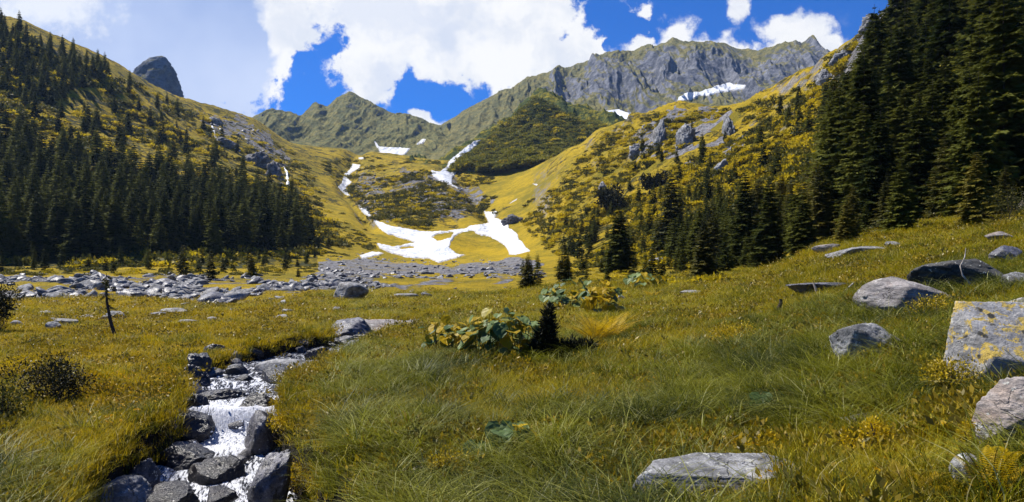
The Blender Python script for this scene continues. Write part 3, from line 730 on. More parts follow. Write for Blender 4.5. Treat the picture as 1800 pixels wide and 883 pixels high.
def spray():      # foam clots and thrown drops at the foot of the fall
    V, Fc = ICO[2]; VV = []; FF = []; r_ = np.random.default_rng(5)
    def add(x, y, z, s):
        FF.append(Fc + len(VV) * len(V)); VV.append(V * s * np.array([1, 1, .7]) * (1 + .3 * fbm(V[:, 0] * 2 + x * 9, V[:, 1] * 2 + y * 9, V[:, 2], 2, 3))[:, None] + [x, y, z])
    for k in range(110):
        j = int(np.interp(arc[5] + r_.normal(0, .28), sa, np.arange(len(sa)))); a = SX[j]
        add(a[0] + r_.normal(0, .5) * a[3] * .8, a[1] + r_.normal(0, .1), a[2] + abs(r_.normal(0, .05)) + .01, r_.uniform(.004, .018))
    for k in range(110):
        j = int(np.interp(r_.uniform(arc[2], arc[9]), sa, np.arange(len(sa)))); a = SX[j]
        add(a[0] + r_.uniform(-.8, .8) * a[3], a[1] + r_.normal(0, .1), a[2] + r_.uniform(0, .06), r_.uniform(.004, .014))
    m_, n, out = material('thrown foam'); princ(n, out, (.82, .84, .88, 1), .4)
    tag(obj('water_spray', mesh('water_spray', np.vstack(VV), np.vstack(FF), m_)), 'white drops and foam thrown up along the stream', 'water spray', kind='stuff')
spray()

# ------------------------------------------------------------------ stream rocks
SG = None
rock('rock', 'big smooth dark rock domed in the middle of the upper stream', 'rock', 503, 668, 92, 50, 11.8, M_RW, seed=11, round_=.6, planes=9, rough=.03)
rock('rock', 'flat grey topped rock just upstream of the big domed stream rock', 'rock', 505, 650, 100, 34, 12.6, M_RG, seed=12, round_=.5, planes=9, rough=.03)
rock('rock', 'low flat dark rock lying at the brink of the small waterfall', 'rock', 399, 694, 66, 24, 10.6, M_RW, seed=13, flat=2, round_=.06, rough=.10)
rock('rock', 'small black rock right of the waterfall brink', 'rock', 452, 716, 54, 42, 10.0, M_RW, seed=14, round_=.06, rough=.10)
rock('rock', 'wet shiny boulder with light top right beside the waterfall', 'rock', 464, 766, 58, 66, 9.0, M_RT, seed=15, planes=12, round_=.06, rough=.10)
rock('rock', 'square wet black rock splitting the water in the plunge pool', 'rock', 383, 838, 66, 56, 8.0, M_RW, seed=16, planes=10, round_=.06, rough=.10)
rock('rock', 'dark glossy ledge rock left of the square pool rock', 'rock', 318, 806, 80, 42, 8.3, M_RW, seed=17, round_=.06, rough=.10)
rock('rock', 'grey topped block jutting from the left bank under the grass', 'rock', 254, 752, 84, 64, 8.8, M_RT, seed=18, planes=10, round_=.06, rough=.10)
rock('rock', 'large shaded dark block directly left of the waterfall', 'rock', 312, 752, 80, 76, 9.2, M_RW, seed=19, round_=.06, rough=.10)
rock('rock', 'layered flat pale rock at the bottom left of the stream', 'rock', 190, 868, 108, 46, 6.9, M_RG, seed=20, flat=2.5, round_=.06, rough=.10)
rock('rock', 'wet rounded grey rock between layered rock and ledge rock', 'rock', 256, 838, 54, 50, 7.6, M_RT, seed=21, round_=.06, rough=.10)
rock('rock', 'tall leaning grey slab on the right edge of the lower stream', 'rock', 474, 842, 56, 96, 7.1, M_RT, seed=22, tilt=(0, 24), planes=9, round_=.06, rough=.10)
rock('rock', 'dark block standing in the bright water of the upper stream', 'rock', 561, 626, 38, 36, 14.4, M_RW, seed=23, round_=.06, rough=.10)
rock('rock', 'small pale round rock beside the dark upper stream block', 'rock', 583, 629, 26, 26, 14.4, M_RG, seed=24, round_=.06, rough=.10)
rock('rock', 'small dark rock wedged behind the wet shiny boulder', 'rock', 478, 703, 40, 26, 10.7, M_RW, seed=25, round_=.06, rough=.10)
rock('rock', 'grey stone at the right waterline below the domed rock', 'rock', 520, 700, 42, 34, 10.6, M_RT, seed=26, round_=.06, rough=.10)
rock('rock', 'thin flat stone breaking the water above the waterfall', 'rock', 420, 655, 40, 18, 12.4, M_RW, seed=27, round_=.06, rough=.10)
rock('rock', 'pale grey stone under the left bank of the upper stream', 'rock', 402, 630, 50, 24, 13.6, M_RG, seed=28, round_=.06, rough=.10)
rock('rock', 'dark stone under the overhanging far bank', 'rock', 440, 622, 34, 24, 14.2, M_RW, seed=29, round_=.06, rough=.10)
rock('rock', 'pale slab dipping into the right side of the upper stream', 'rock', 575, 672, 52, 30, 12.0, M_RG, seed=30, tilt=(0, -18), flat=2, round_=.06, rough=.10)
rock('rock', 'upright grey slab in the grass right of the upper stream', 'rock', 620, 622, 32, 36, 14.2, M_RG, seed=31, tilt=(0, 22), flat=.6, round_=.06, rough=.10)
rock('rock', 'dark overhanging layered slab where the stream comes round the bend', 'rock', 622, 582, 70, 40, 18.5, M_RT, seed=32, tilt=(0, 12), flat=2.5, round_=.06, rough=.10)
rock('rock', 'wide flat topped pinkish boulder on the far bank of the bend', 'rock', 684, 579, 82, 34, 19.5, M_RP, seed=33, flat=2, round_=.06, rough=.10)
rock('rock', 'small white topped stone below the overhanging layered slab', 'rock', 608, 598, 30, 14, 17.5, M_RG, seed=34, round_=.06, rough=.10)
rock('rock', 'brown flat stone at the end of the visible stream', 'rock', 736, 577, 30, 18, 21.5, M_RT, seed=35, flat=2, round_=.06, rough=.10)
rock('rock', 'low wet rock at the bottom edge under the square pool rock', 'rock', 300, 874, 80, 34, 7.0, M_RW, seed=36, round_=.06, rough=.10)
rock('rock', 'small wet stone at the bottom edge beside the leaning slab', 'rock', 386, 872, 48, 30, 7.0, M_RW, seed=37, round_=.06, rough=.10)
rock('rock', 'dark stone set in the bank above the grey topped block', 'rock', 352, 712, 36, 40, 9.8, M_RW, seed=38, round_=.06, rough=.10)
rock('rock', 'small black stone in the white rapids above the falls', 'rock', 428, 668, 26, 16, 11.6, M_RW, seed=39, round_=.06, rough=.10)

for k, (x, y, w, h, D, lab) in enumerate([(352, 640, 44, 34, 11.9, 'dark rock under the left bank where the stream widens'), (338, 668, 40, 40, 11.2, 'black block against the left bank below the widening'), (380, 622, 40, 26, 13.6, 'dark stone tucked under turf at the back left of the pool'),
        (470, 612, 46, 22, 15.3, 'long black stone under the overhanging far turf'), (520, 607, 38, 20, 15.9, 'black stone right of the long one under the far turf'), (600, 640, 34, 22, 13.6, 'grey stone on the right bank beside the pale dipping slab'),
        (500, 716, 30, 26, 9.9, 'small dark rock in the right bank above the shiny boulder'), (640, 596, 30, 16, 17.2, 'dark stone at the near side of the bend')]):
    rock('rock', lab, 'rock', x, y, w, h, D, M_RW, seed=840 + k, round_=.06, rough=.12)
def streamstones():
    q = np.random.default_rng(44); pm = [rock_mesh('stone', M_RW if k < 4 else M_RT, 230 + k, 3, 10, .06, .1, 1.2) for k in range(6)]
    for k in range(130):
        j = q.integers(150, 800); a = SX[j]; t = SX[min(j + 8, 899), :2] - SX[j - 8, :2]; t /= np.linalg.norm(t)
        side = q.choice([-1, 1]) * (q.uniform(.82, 1.12) if k < 95 else q.uniform(0, .8)) * a[3]
        s_ = q.uniform(.07, .22) if k < 95 else q.uniform(.05, .13)
        o = obj('stream_stone', pm[q.integers(6)], None, (a[0] + side * t[1], a[1] - side * t[0], a[2] + s_ * .12), (q.uniform(-.4, .4), q.uniform(-.4, .4), q.uniform(0, 6)), (s_, s_ * .8, s_ * .6))
        tag(o, 'small wet stone lying along the edges and rapids of the stream', 'stone', 'small wet stones in the stream')
streamstones()
# ------------------------------------------------------------------ meadow boulders
rock('boulder', 'large angular boulder alone in front of the scree band', 'boulder', 610, 515, 52, 27, 70, M_RG, seed=51, planes=8, round_=.05, sink=.3, snap=True)
rock('boulder', 'grey lichen boulder pointing up out of the grass on the right', 'boulder', 1514, 602, 98, 72, 9.0, M_RG, seed=52, planes=11, tilt=(0, -16), rough=.07, round_=.12, snap=True)
rock('boulder', 'pale reddish boulder in front of the black boulder', 'boulder', 1598, 522, 126, 52, 12.5, M_RP, seed=53, planes=9, round_=.1, snap=True)
rock('boulder', 'big black boulder with a dead twig leaning on it', 'boulder', 1680, 482, 142, 58, 13.6, M_RB, seed=54, planes=9, tilt=(0, 6), round_=.1, rough=.08, snap=True)
rock('boulder', 'huge flat slab spotted with yellow lichen at the right edge', 'boulder', 1790, 598, 216, 150, 6.4, M_RL, seed=55, depth=.6, round_=.0, rough=.022, sub=6, faces=[(-.12, -.60, .80, .58), (.05, .1, 1, .78), (-1, -.15, .15, .86), (-.6, .7, .1, .8), (1, 0, 0, .9), (0, 1, 0, .8), (0, 0, -1, .9), (1, -.6, .3, .98)], snap=True)
rock('boulder', 'small block resting on the back of the yellow spotted slab', 'boulder', 1792, 540, 44, 34, 7.2, M_RL, seed=56, snap=True)
rock('boulder', 'smooth pink grey boulder in the lower right corner', 'boulder', 1796, 742, 110, 118, 4.9, M_RP, seed=57, planes=9, tilt=(0, 12), round_=.2, sub=6, snap=True)
rock('boulder', 'small grey rock low between ferns near the bottom right', 'boulder', 1700, 838, 42, 60, 4.6, M_RG, seed=58, snap=True)
rock('boulder', 'broad pale stone slab lying in the grass at the bottom', 'boulder', 1272, 834, 266, 74, 4.6, M_RG, seed=59, round_=.0, rough=.03, depth=.42, sub=6, faces=[(.03, -.30, 1, .42), (-.2, -1, .35, .72), (-1, .2, .2, .9), (1, .5, .15, .92), (.9, -.7, .2, .8), (0, 1, .1, .8), (0, 0, -1, .8), (-.7, .7, .3, .85)], snap=True)
rock('boulder', 'low tan stone in the grass at the bottom centre', 'boulder', 720, 830, 56, 22, 5.4, M_RP, seed=60, flat=2, tilt=(0, -10), snap=True)
rock('boulder', 'flat stone half sunk in the grass beside pink dry grass', 'boulder', 1524, 737, 70, 22, 6.0, M_RG, seed=61, flat=2, snap=True)
rock('boulder', 'brown mossy rock with dead wood lying on it', 'boulder', 1438, 507, 88, 24, 14.5, M_RT, seed=62, flat=2, snap=True)
rock('boulder', 'long thin pale slab at the upper edge of the meadow', 'boulder', 1512, 441, 84, 18, 20.5, M_RG, seed=63, flat=3, tilt=(0, -6), snap=True)
rock('boulder', 'small blue grey stone just right of the long thin slab', 'boulder', 1570, 431, 28, 12, 21.5, M_RG, seed=64, snap=True)
rock('boulder', 'pinkish stone left of the long thin slab by the trees', 'boulder', 1452, 436, 44, 14, 24, M_RP, seed=65, flat=2, snap=True)
rock('boulder', 'pale stone high in the meadow near the right edge', 'boulder', 1760, 418, 42, 18, 15.5, M_RP, seed=66, snap=True)
rock('boulder', 'brownish tilted stone right of the black boulder', 'boulder', 1768, 452, 50, 28, 12.5, M_RT, seed=67, tilt=(0, -16), snap=True)
rock('boulder', 'grey stone cut by the right edge above the spotted slab', 'boulder', 1790, 494, 40, 30, 9.6, M_RG, seed=68, snap=True)
rock('boulder', 'small flat pale stone at the foot of the middle trees', 'boulder', 1216, 515, 38, 10, 21, M_RG, seed=69, flat=2, snap=True)
rock('boulder', 'grey boulder in the grass behind the bare sapling', 'boulder', 203, 555, 34, 18, 31, M_RG, seed=70, snap=True)
rock('boulder', 'pale flat boulder left of the bare sapling', 'boulder', 115, 567, 36, 12, 26, M_RG, seed=71, snap=True)
rock('boulder', 'small pale stone at the far left of the flat boulder', 'boulder', 94, 573, 24, 14, 25, M_RG, seed=72, snap=True)
rock('boulder', 'pair of low pale slabs at the near edge of the scree', 'boulder', 310, 546, 40, 9, 36, M_RG, seed=73, flat=2, snap=True)
rock('boulder', 'low stone in the golden grass in front of the slabs', 'boulder', 282, 553, 28, 9, 34, M_RG, seed=74, flat=2, snap=True)
rock('boulder', 'grey stone in the open golden meadow left of the stream', 'boulder', 332, 566, 28, 9, 27, M_RG, seed=75, snap=True)
rock('boulder', 'bright little stone on the meadow below the large angular boulder', 'boulder', 593, 545, 16, 9, 38, M_RG, seed=76, snap=True)
rock('boulder', 'low wide grey stone at the near side of the valley centre', 'boulder', 714, 520, 34, 10, 58, M_RG, seed=77, flat=2, snap=True)
rock('boulder', 'dark grey stone right of the low wide stone', 'boulder', 749, 519, 18, 9, 58, M_RT, seed=78, snap=True)
rock('boulder', 'white stone beside the broad leaved plants', 'boulder', 1090, 525, 18, 12, 24, M_RG, seed=79, snap=True)
rock('boulder', 'pale stone under the small spruces right of the valley centre', 'boulder', 1160, 460, 34, 12, 60, M_RG, seed=80, snap=True)

# ------------------------------------------------------------------ scree stones
G_SC = 'grey stones of the scree band'
sr = np.random.default_rng(12); protos = []
for k in range(8):
    me = rock_mesh('stone', M_RG if k % 3 else M_RT, 200 + k, 3, 10, .05, .1, 1.4); protos.append(me)
cand = []
while len(cand) < 6500:
    p = (sr.uniform(-40, 940), sr.uniform(470, 542))
    cand.append(p)
cx_ = np.array(cand); ok = polysoft(cx_[:, 0], cx_[:, 1], band, 12, 40, 5) & (fbm(cx_[:, 0] / 55, cx_[:, 1] / 12, oct=4, seed=17) > -.04 + .22 * (cx_[:, 0] > 560) + .2 * (cx_[:, 0] > 700)); cx_ = cx_[ok]
stones = []
for p in cx_:
    h = main.hit(*p)
    if h is None: continue
    s_ = (.20 + .80 * sr.random() ** 4) * (1.15 if p[0] < 600 else .8)
    stones.append((s_ * F / h[1], h, s_))
stones.sort(key=lambda a: -a[0])
def stone_tr(h, s_):
    ro = (sr.uniform(-.6, .6), sr.uniform(-.6, .6), sr.uniform(0, 6.28)); scl = (s_ * .62 * sr.uniform(.8, 1.5), s_ * .62 * sr.uniform(.7, 1.1), s_ * .34 * sr.uniform(.7, 1.5))
    return ro, scl
for k, (pz, h, s_) in enumerate(stones[:290]):
    ro, scl = stone_tr(h, s_)
    o = obj('scree_stone', protos[k % 8], None, (h[0], h[1], h[2] + .06 * s_), ro, scl)
    tag(o, 'angular grey stone in the loose scree band across the valley floor', 'stone', G_SC)

# ------------------------------------------------------------------ stuff scattering (geometry nodes instances)
def scatter(name, pts, rots, scales, vi, metas, label, cat):
    coll = bpy.data.collections.new(name + ' sources')
    for k, me in enumerate(metas):
        o = bpy.data.objects.new('%s source %02d' % (name, k), me); coll.objects.link(o)
    me = bpy.data.meshes.new(name); me.vertices.add(len(pts)); me.vertices.foreach_set('co', np.asarray(pts, np.float32).ravel())
    for nm, typ, arr in (('rot', 'FLOAT_VECTOR', rots), ('scl', 'FLOAT_VECTOR', scales)):
        at = me.attributes.new(nm, typ, 'POINT'); at.data.foreach_set('vector', np.asarray(arr, np.float32).ravel())
    at = me.attributes.new('vi', 'INT', 'POINT'); at.data.foreach_set('value', np.asarray(vi, np.int32))
    o = obj(name, me)
    g = bpy.data.node_groups.new(name, 'GeometryNodeTree')
    g.interface.new_socket('Geometry', in_out='INPUT', socket_type='NodeSocketGeometry'); g.interface.new_socket('Geometry', in_out='OUTPUT', socket_type='NodeSocketGeometry')
    gi = g.nodes.new('NodeGroupInput'); go = g.nodes.new('NodeGroupOutput'); iop = g.nodes.new('GeometryNodeInstanceOnPoints')
    ci = g.nodes.new('GeometryNodeCollectionInfo'); ci.inputs[0].default_value = coll; ci.inputs[1].default_value = True; ci.inputs[2].default_value = True
    def na(nm, dt):
        a = g.nodes.new('GeometryNodeInputNamedAttribute'); a.data_type = dt; a.inputs[0].default_value = nm; return a.outputs[0]
    L = g.links.new
    L(gi.outputs[0], iop.inputs['Points']); L(ci.outputs[0], iop.inputs['Instance']); iop.inputs['Pick Instance'].default_value = True
    L(na('vi', 'INT'), iop.inputs['Instance Index']); L(na('rot', 'FLOAT_VECTOR'), iop.inputs['Rotation']); L(na('scl', 'FLOAT_VECTOR'), iop.inputs['Scale'])
    L(iop.outputs[0], go.inputs[0])
    md = o.modifiers.new('scatter', 'NODES'); md.node_group = g
    return tag(o, label, cat, kind='stuff')
pts, ro_, sc_s = [], [], []
for k, (pz, h, s_) in enumerate(stones[290:]):
    ro, scl = stone_tr(h, s_); pts.append((h[0], h[1], h[2] + .03)); ro_.append(ro); sc_s.append(scl)
# smaller rubble on the moraines, screes and meadow
for poly, nn, smin, smax in [([(690, 300), (760, 298), (830, 335), (860, 372), (780, 390), (720, 372)], 320, .4, 1.6), (screeL, 160, .6, 2), ([(560, 455), (640, 445), (760, 462), (950, 450), (960, 490), (560, 490)], 420, .3, 1.1),
                             ([(-100, 525), (560, 505), (900, 500), (1000, 520), (700, 560), (0, 575)], 130, .1, .45), ([(620, 290), (660, 300), (700, 390), (640, 380)], 200, .5, 2)]:
    xs_ = [p[0] for p in poly]; ys_ = [p[1] for p in poly]; c = 0
    while c < nn:
        p = (sr.uniform(min(xs_), max(xs_)), sr.uniform(min(ys_), max(ys_)))
        if not inpoly(p[0], p[1], poly): continue
        c += 1; h = main.hit(*p)
        if any(inpoly(p[0], p[1], q) for q in SNOWP): continue
        if h is None: continue
        ro, scl = stone_tr(h, smin + (smax - smin) * sr.random() ** 3); pts.append(tuple(h)); ro_.append(ro); sc_s.append(scl)
scatter('rubble', pts, ro_, sc_s, sr.integers(0, 8, len(pts)), protos, 'small grey rubble strewn over the valley floor and moraines', 'rubble')

# ------------------------------------------------------------------ vegetation
def leaf_mat(name, c1, c2, c3=None, trans=.3, rough=.55, spec=.25, pscale=.35, dry=None, rnd=.5):
    """leaf colour varies per plant, per patch of ground and per leaf; light passes through"""
    m_, n, out = material(name)
    pos = n.n('ShaderNodeNewGeometry').outputs['Position']; oi = n.n('ShaderNodeObjectInfo').outputs['Random']
    a = n.noise(pos, pscale, 4, .6); lf = n.attr('leaf')
    f = n.m('ADD', n.m('MULTIPLY', n.m('SUBTRACT', a, .5), 2.6), n.m('ADD', n.m('MULTIPLY', oi, rnd), n.m('MULTIPLY', lf, .55)))
    col = n.mix(n.step(f, .0, 1.0), c1, c2)
    if c3: col = n.mix(n.m('MULTIPLY', n.step(lf, .80, .97), .9), col, c3)
    if dry: col = n.mix(n.step(lf, .93, .99), col, dry)
    p = n.n('ShaderNodeBsdfPrincipled', {'Base Color': col, 'Roughness': rough, 'Specular IOR Level': spec})
    t = n.n('ShaderNodeBsdfTranslucent', {'Color': col})
    mx = n.n('ShaderNodeMixShader', {0: trans, 1: p.outputs[0], 2: t.outputs[0]})
    n.t.links.new(mx.outputs[0], out.inputs[0]); return m_
def bark_mat(name, a, b):
    m_, n, out = material(name); tc = n.n('ShaderNodeTexCoord').outputs['Object']
    v = n.noise(n.vm('MULTIPLY', tc, (1, 1, .25)), 14, 5, .7); princ(n, out, n.mix(n.step(v, .35, .65), a, b), .9, v, .6, .03); return m_
M_BARK = bark_mat('spruce bark', (.022, .016, .012), (.07, .052, .040))
M_DEAD = bark_mat('bleached dead wood', (.16, .13, .105), (.50, .45, .39))
M_SPR = leaf_mat('spruce needles', (.016, .026, .006), (.100, .105, .016), (.22, .17, .018), .28, .7, .05, .04, rnd=.7)
M_SPY = leaf_mat('sunlit young spruce needles', (.030, .036, .008), (.150, .125, .014), (.30, .22, .015), .28, .6, .15, .1)
M_ALD = leaf_mat('green alder leaves', (.045, .062, .012), (.20, .185, .018), (.30, .24, .012), .35, .6, .15, .02, rnd=.8)
M_JUN = leaf_mat('dark juniper needles', (.010, .012, .006), (.034, .034, .012), (.08, .07, .02), .12, .6, .15, .5)
M_SHR = leaf_mat('dwarf shrub leaves', (.026, .036, .008), (.120, .110, .016), (.24, .18, .012), .3, .6, .15, .05, rnd=.8)
M_SHG = leaf_mat('golden alder leaves', (.24, .195, .009), (.50, .375, .010), (.54, .41, .02), .42, .6, .15, .08, rnd=.7)
M_GR = leaf_mat('meadow grass', (.055, .070, .005), (.34, .275, .006), (.50, .42, .03), .40, .6, .14, .45, dry=(.42, .36, .15))
M_GRG = leaf_mat('long olive grass', (.022, .036, .004), (.190, .190, .008), (.46, .45, .12), .38, .5, .2, .6, dry=(.40, .38, .20))
M_GRY = leaf_mat('golden low grass', (.19, .145, .005), (.47, .325, .005), (.52, .38, .012), .40, .6, .12, .5, dry=(.42, .34, .14))
M_HERB = leaf_mat('yellow green herb leaves', (.09, .08, .008), (.32, .215, .008), (.40, .27, .01), .3, .45, .3, 1.0)
M_BILB = leaf_mat('golden bilberry leaves', (.20, .16, .008), (.52, .36, .006), (.60, .42, .01), .35, .5, .3, 1.5)
M_BROAD = leaf_mat('broad dock leaves', (.05, .09, .025), (.20, .26, .09), (.38, .27, .01), .3, .5, .2, .8)
M_BROADY = leaf_mat('golden dock leaves', (.30, .21, .008), (.50, .34, .01), None, .35, .55, .15, .8)
M_FERN = leaf_mat('golden fern fronds', (.36, .24, .006), (.58, .38, .006), (.60, .42, .03), .42, .5, .2, 1.0)
M_TWIG = bark_mat('dark heather twigs', (.025, .018, .014), (.10, .075, .055))
M_DRYG = leaf_mat('dry pinkish grass', (.25, .17, .10), (.42, .30, .20), (.5, .4, .3), .3, .6, .2, 2)
M_FLOW = leaf_mat('yellow flower heads', (.65, .34, .01), (.8, .5, .02), None, .2, .5, .2, 2)

def quads(C, U, W_, leaf=None):
    """pointed leaves: base C, tip vector U, half width vector W -> kite quads"""
    n_ = len(C); V = np.empty((n_, 4, 3)); V[:, 0] = C; V[:, 1] = C + U * .45 + W_; V[:, 2] = C + U; V[:, 3] = C + U * .45 - W_
    return V.reshape(-1, 3), np.arange(n_ * 4).reshape(-1, 4)
def nrm(v): return v / (np.linalg.norm(v, axis=-1, keepdims=True) + 1e-9)
def tube(pts, radii, n_=6):
    pts = np.asarray(pts, float); V = []; 
    for i, p in enumerate(pts):
        t = pts[min(i + 1, len(pts) - 1)] - pts[max(i - 1, 0)]; t = t / (np.linalg.norm(t) + 1e-9)
        a = np.cross(t, [0, 1, .3]); a /= np.linalg.norm(a) + 1e-9; b = np.cross(t, a)
        for k in range(n_):
            th = 2 * math.pi * k / n_; V.append(p + radii[i] * (a * math.cos(th) + b * math.sin(th)))
    Q = []
    for i in range(len(pts) - 1):
        for k in range(n_):
            k2 = (k + 1) % n_; Q.append((i * n_ + k, i * n_ + k2, (i + 1) * n_ + k2, (i + 1) * n_ + k))
    return np.array(V), np.array(Q)
def join(parts):
    V, Fq, o = [], [], 0
    for v, f in parts: V.append(v); Fq.append(f + o); o += len(v)
    return np.vstack(V), np.vstack(Fq)
def spruce(seed, H=1.0, tww=1.0, rad=.20, levels=26, per=7, tw=9, gap=.0, base=.06, lean=0):
    """spruce of height 1: trunk (V,Q) and crown (V,Q,leaf)"""
    r_ = np.random.default_rng(seed)
    tr = tube([(lean * t * t * .1, 0, t) for t in np.linspace(-.03, 1, 8)], [.011 * (1 - t * .95) + .0005 for t in np.linspace(0, 1, 8)], 6)
    C, U, W_, LF = [], [], [], []; limbs = []
    for l in range(levels):
        h = base + (1 - base) * (l / levels) ** .92 + r_.normal(0, .004)
        env = rad * (1 - h) ** .72 * (1 if h > base + .1 else .72 + .28 * (h - base) / .1) + .010
        k = max(3, int(per * (1 - .35 * h)))
        a0 = r_.uniform(0, 6.28)
        for b in range(k):
            if r_.random() < gap: continue
            a = a0 + b * 2 * math.pi / k + r_.normal(0, .2); L = env * r_.uniform(.62, 1.18)
            d = np.array([math.cos(a), math.sin(a), 0]); s_ = np.array([-d[1], d[0], 0])
            s = np.linspace(.12, 1, tw)
            drop = r_.uniform(.25, .55) * (1 - .7 * h)
            px_ = d[None] * (L * s)[:, None] + np.array([lean * h * h * .1, 0, h]) + np.array([0, 0, 1])[None] * (L * (-drop * s + .38 * drop * s ** 2 + .12 * h))[:, None]
            limbs.append((px_[0] * [.2, .2, 1] , px_[-1]))
            for sgn in (-1, 1):
                ll = L * (.42 * (1 - s) + .10) * r_.uniform(.7, 1.3, tw)
                dirr = nrm(d[None] * r_.uniform(.5, .9, (tw, 1)) + sgn * s_[None] * r_.uniform(.6, 1, (tw, 1)) + np.array([0, 0, 1])[None] * r_.uniform(-.55, -.05, (tw, 1)))
                wv = nrm(np.cross(dirr, np.array([0, 0, 1])[None]) + r_.normal(0, .45, (tw, 3))) * (ll * tww * r_.uniform(.16, .28, tw))[:, None]
                C.append(px_); U.append(dirr * ll[:, None]); W_.append(wv); LF.append(np.clip(s * .6 + r_.uniform(0, .4, tw), 0, 1) * (.5 + .5 * r_.random()))
            C.append(px_[-1:] - d * L * .1); U.append((d * L * .16 + [0, 0, L * .03])[None]); W_.append((s_ * L * .035)[None]); LF.append(np.array([.85]))
    C, U, W_, LF = map(np.concatenate, (C, U, W_, LF))
    V, Q = quads(C, U, W_)
    # leader
    return tr, (V, Q, np.repeat(LF, 4))
def clump(seed, n_=140, flat=.6, leafs=.22, wid=.4, upright=0.0, lobes=5):
    """shrub of unit radius: leaves through a lumpy volume"""
    r_ = np.random.default_rng(seed); c = r_.normal(0, .42, (lobes, 3)); c[:, 2] = np.abs(c[:, 2]) * .5; rad = r_.uniform(.35, .62, lobes)
    k = r_.integers(0, lobes, n_); d = nrm(r_.normal(size=(n_, 3))); p = c[k] + d * (rad[k] * r_.uniform(.55, 1.05, n_))[:, None]
    p[:, 2] = np.abs(p[:, 2]) * flat
    u = nrm(d * .8 + r_.normal(0, .5, (n_, 3)) + [0, 0, .3 + upright]) * (leafs * r_.uniform(.6, 1.3, n_))[:, None]
    w_ = nrm(np.cross(u, r_.normal(size=(n_, 3)))) * (np.linalg.norm(u, axis=1) * wid * .5)[:, None]
    V, Q = quads(p, u, w_); return V, Q, np.repeat(r_.random(n_), 4)
def blades(seed, n_, rad, h0, h1, width, arch=.5, segs=3, lean=(0, 0)):
    r_ = np.random.default_rng(seed); V, Q, LF = [], [], []
    for k in range(n_):
        a = r_.uniform(0, 6.28); rr = rad * math.sqrt(r_.random()); b = np.array([rr * math.cos(a), rr * math.sin(a), -.02])
        a2 = a + r_.normal(0, .9); d = np.array([math.cos(a2) + lean[0], math.sin(a2) + lean[1], 0]); h = r_.uniform(h0, h1); ar = arch * r_.uniform(.3, 1.5) * h
        side = np.array([-math.sin(a2 + r_.normal(0, .6)), math.cos(a2), 0]) * width * r_.uniform(.6, 1.3)
        lf = r_.random(); o = len(V)
        for s in range(segs + 1):
            t = s / segs; p = b + d * ar * t * t + np.array([0, 0, h * (t - .28 * arch * t * t * t)]); w_ = side * (1 - t) ** .7
            if s < segs: V += [p - w_, p + w_]; LF += [lf, lf]
            else: V += [p, p + side * .02]; LF += [lf, lf]
        for s in range(segs): Q.append((o + 2 * s, o + 2 * s + 1, o + 2 * s + 3, o + 2 * s + 2))
    return np.array(V), np.array(Q), np.array(LF)
def vmesh(name, vq, mat, smooth=False): return mesh(name, vq[0], vq[1], mat, smooth, {'leaf': vq[2]} if len(vq) > 2 else None)

# -- spruces: shared trunk and crown meshes of height 1, several shapes
def spruce_kind(tagname, seed, mat, **kw):
    tr, cw = spruce(seed, **kw); return (mesh('trunk', tr[0], tr[1], M_BARK, True), vmesh('crown', cw, mat))
FARK = [spruce_kind('f', 300 + k, M_SPR, tww=2.3, rad=.26 + .04 * (k % 3), levels=20, per=7, tw=6, gap=.05) for k in range(5)]
MIDK = [spruce_kind('m', 320 + k, M_SPR, tww=1.45, rad=.24 + .03 * (k % 3), levels=30, per=9, tw=10, gap=.10) for k in range(5)]
YNGK = [spruce_kind('y', 340 + k, M_SPY, tww=1.7, rad=.28 + .04 * (k % 3), levels=22, per=8, tw=8, gap=.1) for k in range(4)]
NEARK = [spruce_kind('n', 360 + k, M_SPR, rad=.26 + .05 * (k % 2), tww=1.25, levels=40, per=10, tw=16, gap=.14, base=.02) for k in range(3)]
NEARY = [spruce_kind('n', 370 + k, M_SPY, rad=.29 + .05 * (k % 2), tww=1.3, levels=32, per=9, tw=13, gap=.16, base=.02) for k in range(2)]
tr_ = np.random.default_rng(77)
TREES = []      # (screen height px, pos, H, kinds, label, group)
def want(p, q, Hm, kinds, label, group, jit=.25):
    h = main.hit(p, q)
    if h is None: return
    Hh = Hm * tr_.uniform(1 - jit, 1 + jit); TREES.append((Hh * F / h[1], h, Hh, kinds, label, group))
def fill(poly, n_, Hm, kinds, label, group, spacing, jit=.3, dmin=0):
    xs_ = [p[0] for p in poly]; ys_ = [p[1] for p in poly]; got = []; tries = 0
    while len(got) < n_ and tries < n_ * 60:
        tries += 1; p = (tr_.uniform(min(xs_), max(xs_)), tr_.uniform(min(ys_), max(ys_)))
        if not inpoly(p[0], p[1], poly): continue
        h = main.hit(*p)
        if h is None or h[1] < dmin: continue
        s_ = spacing * (.6 + .8 * tr_.random())
        if any((h[0] - g[0]) ** 2 + (h[1] - g[1]) ** 2 < s_ * s_ for g in got): continue
        got.append(h); k = kinds(h) if callable(kinds) else kinds
        Hh = Hm * tr_.uniform(1 - jit, 1 + jit) * (.85 if tr_.random() < .3 else 1); TREES.append((Hh * F / h[1], h, Hh, k, label, group))
LW = 'dark spruce in the dense wood on the left slope'; GW = 'spruces of the dense left wood'
fill([(-60, 250), (60, 262), (180, 300), (330, 330), (440, 345), (520, 372), (548, 420), (545, 440), (430, 446), (300, 452), (150, 458), (-60, 462)], 300, 12.6, MIDK, LW, GW, 5.4)
fill([(-60, 380), (100, 400), (300, 415), (400, 425), (380, 455), (200, 462), (-60, 465)], 60, 11, MIDK, LW, GW, 5.0)
LU = 'small spruce scattered high on the golden left slope'; GU = 'scattered spruces high on the left slope'
fill([(-60, 40), (0, 45), (60, 66), (110, 90), (200, 130), (100, 190), (-60, 150)], 96, 9.5, FARK, LU, GU, 6)
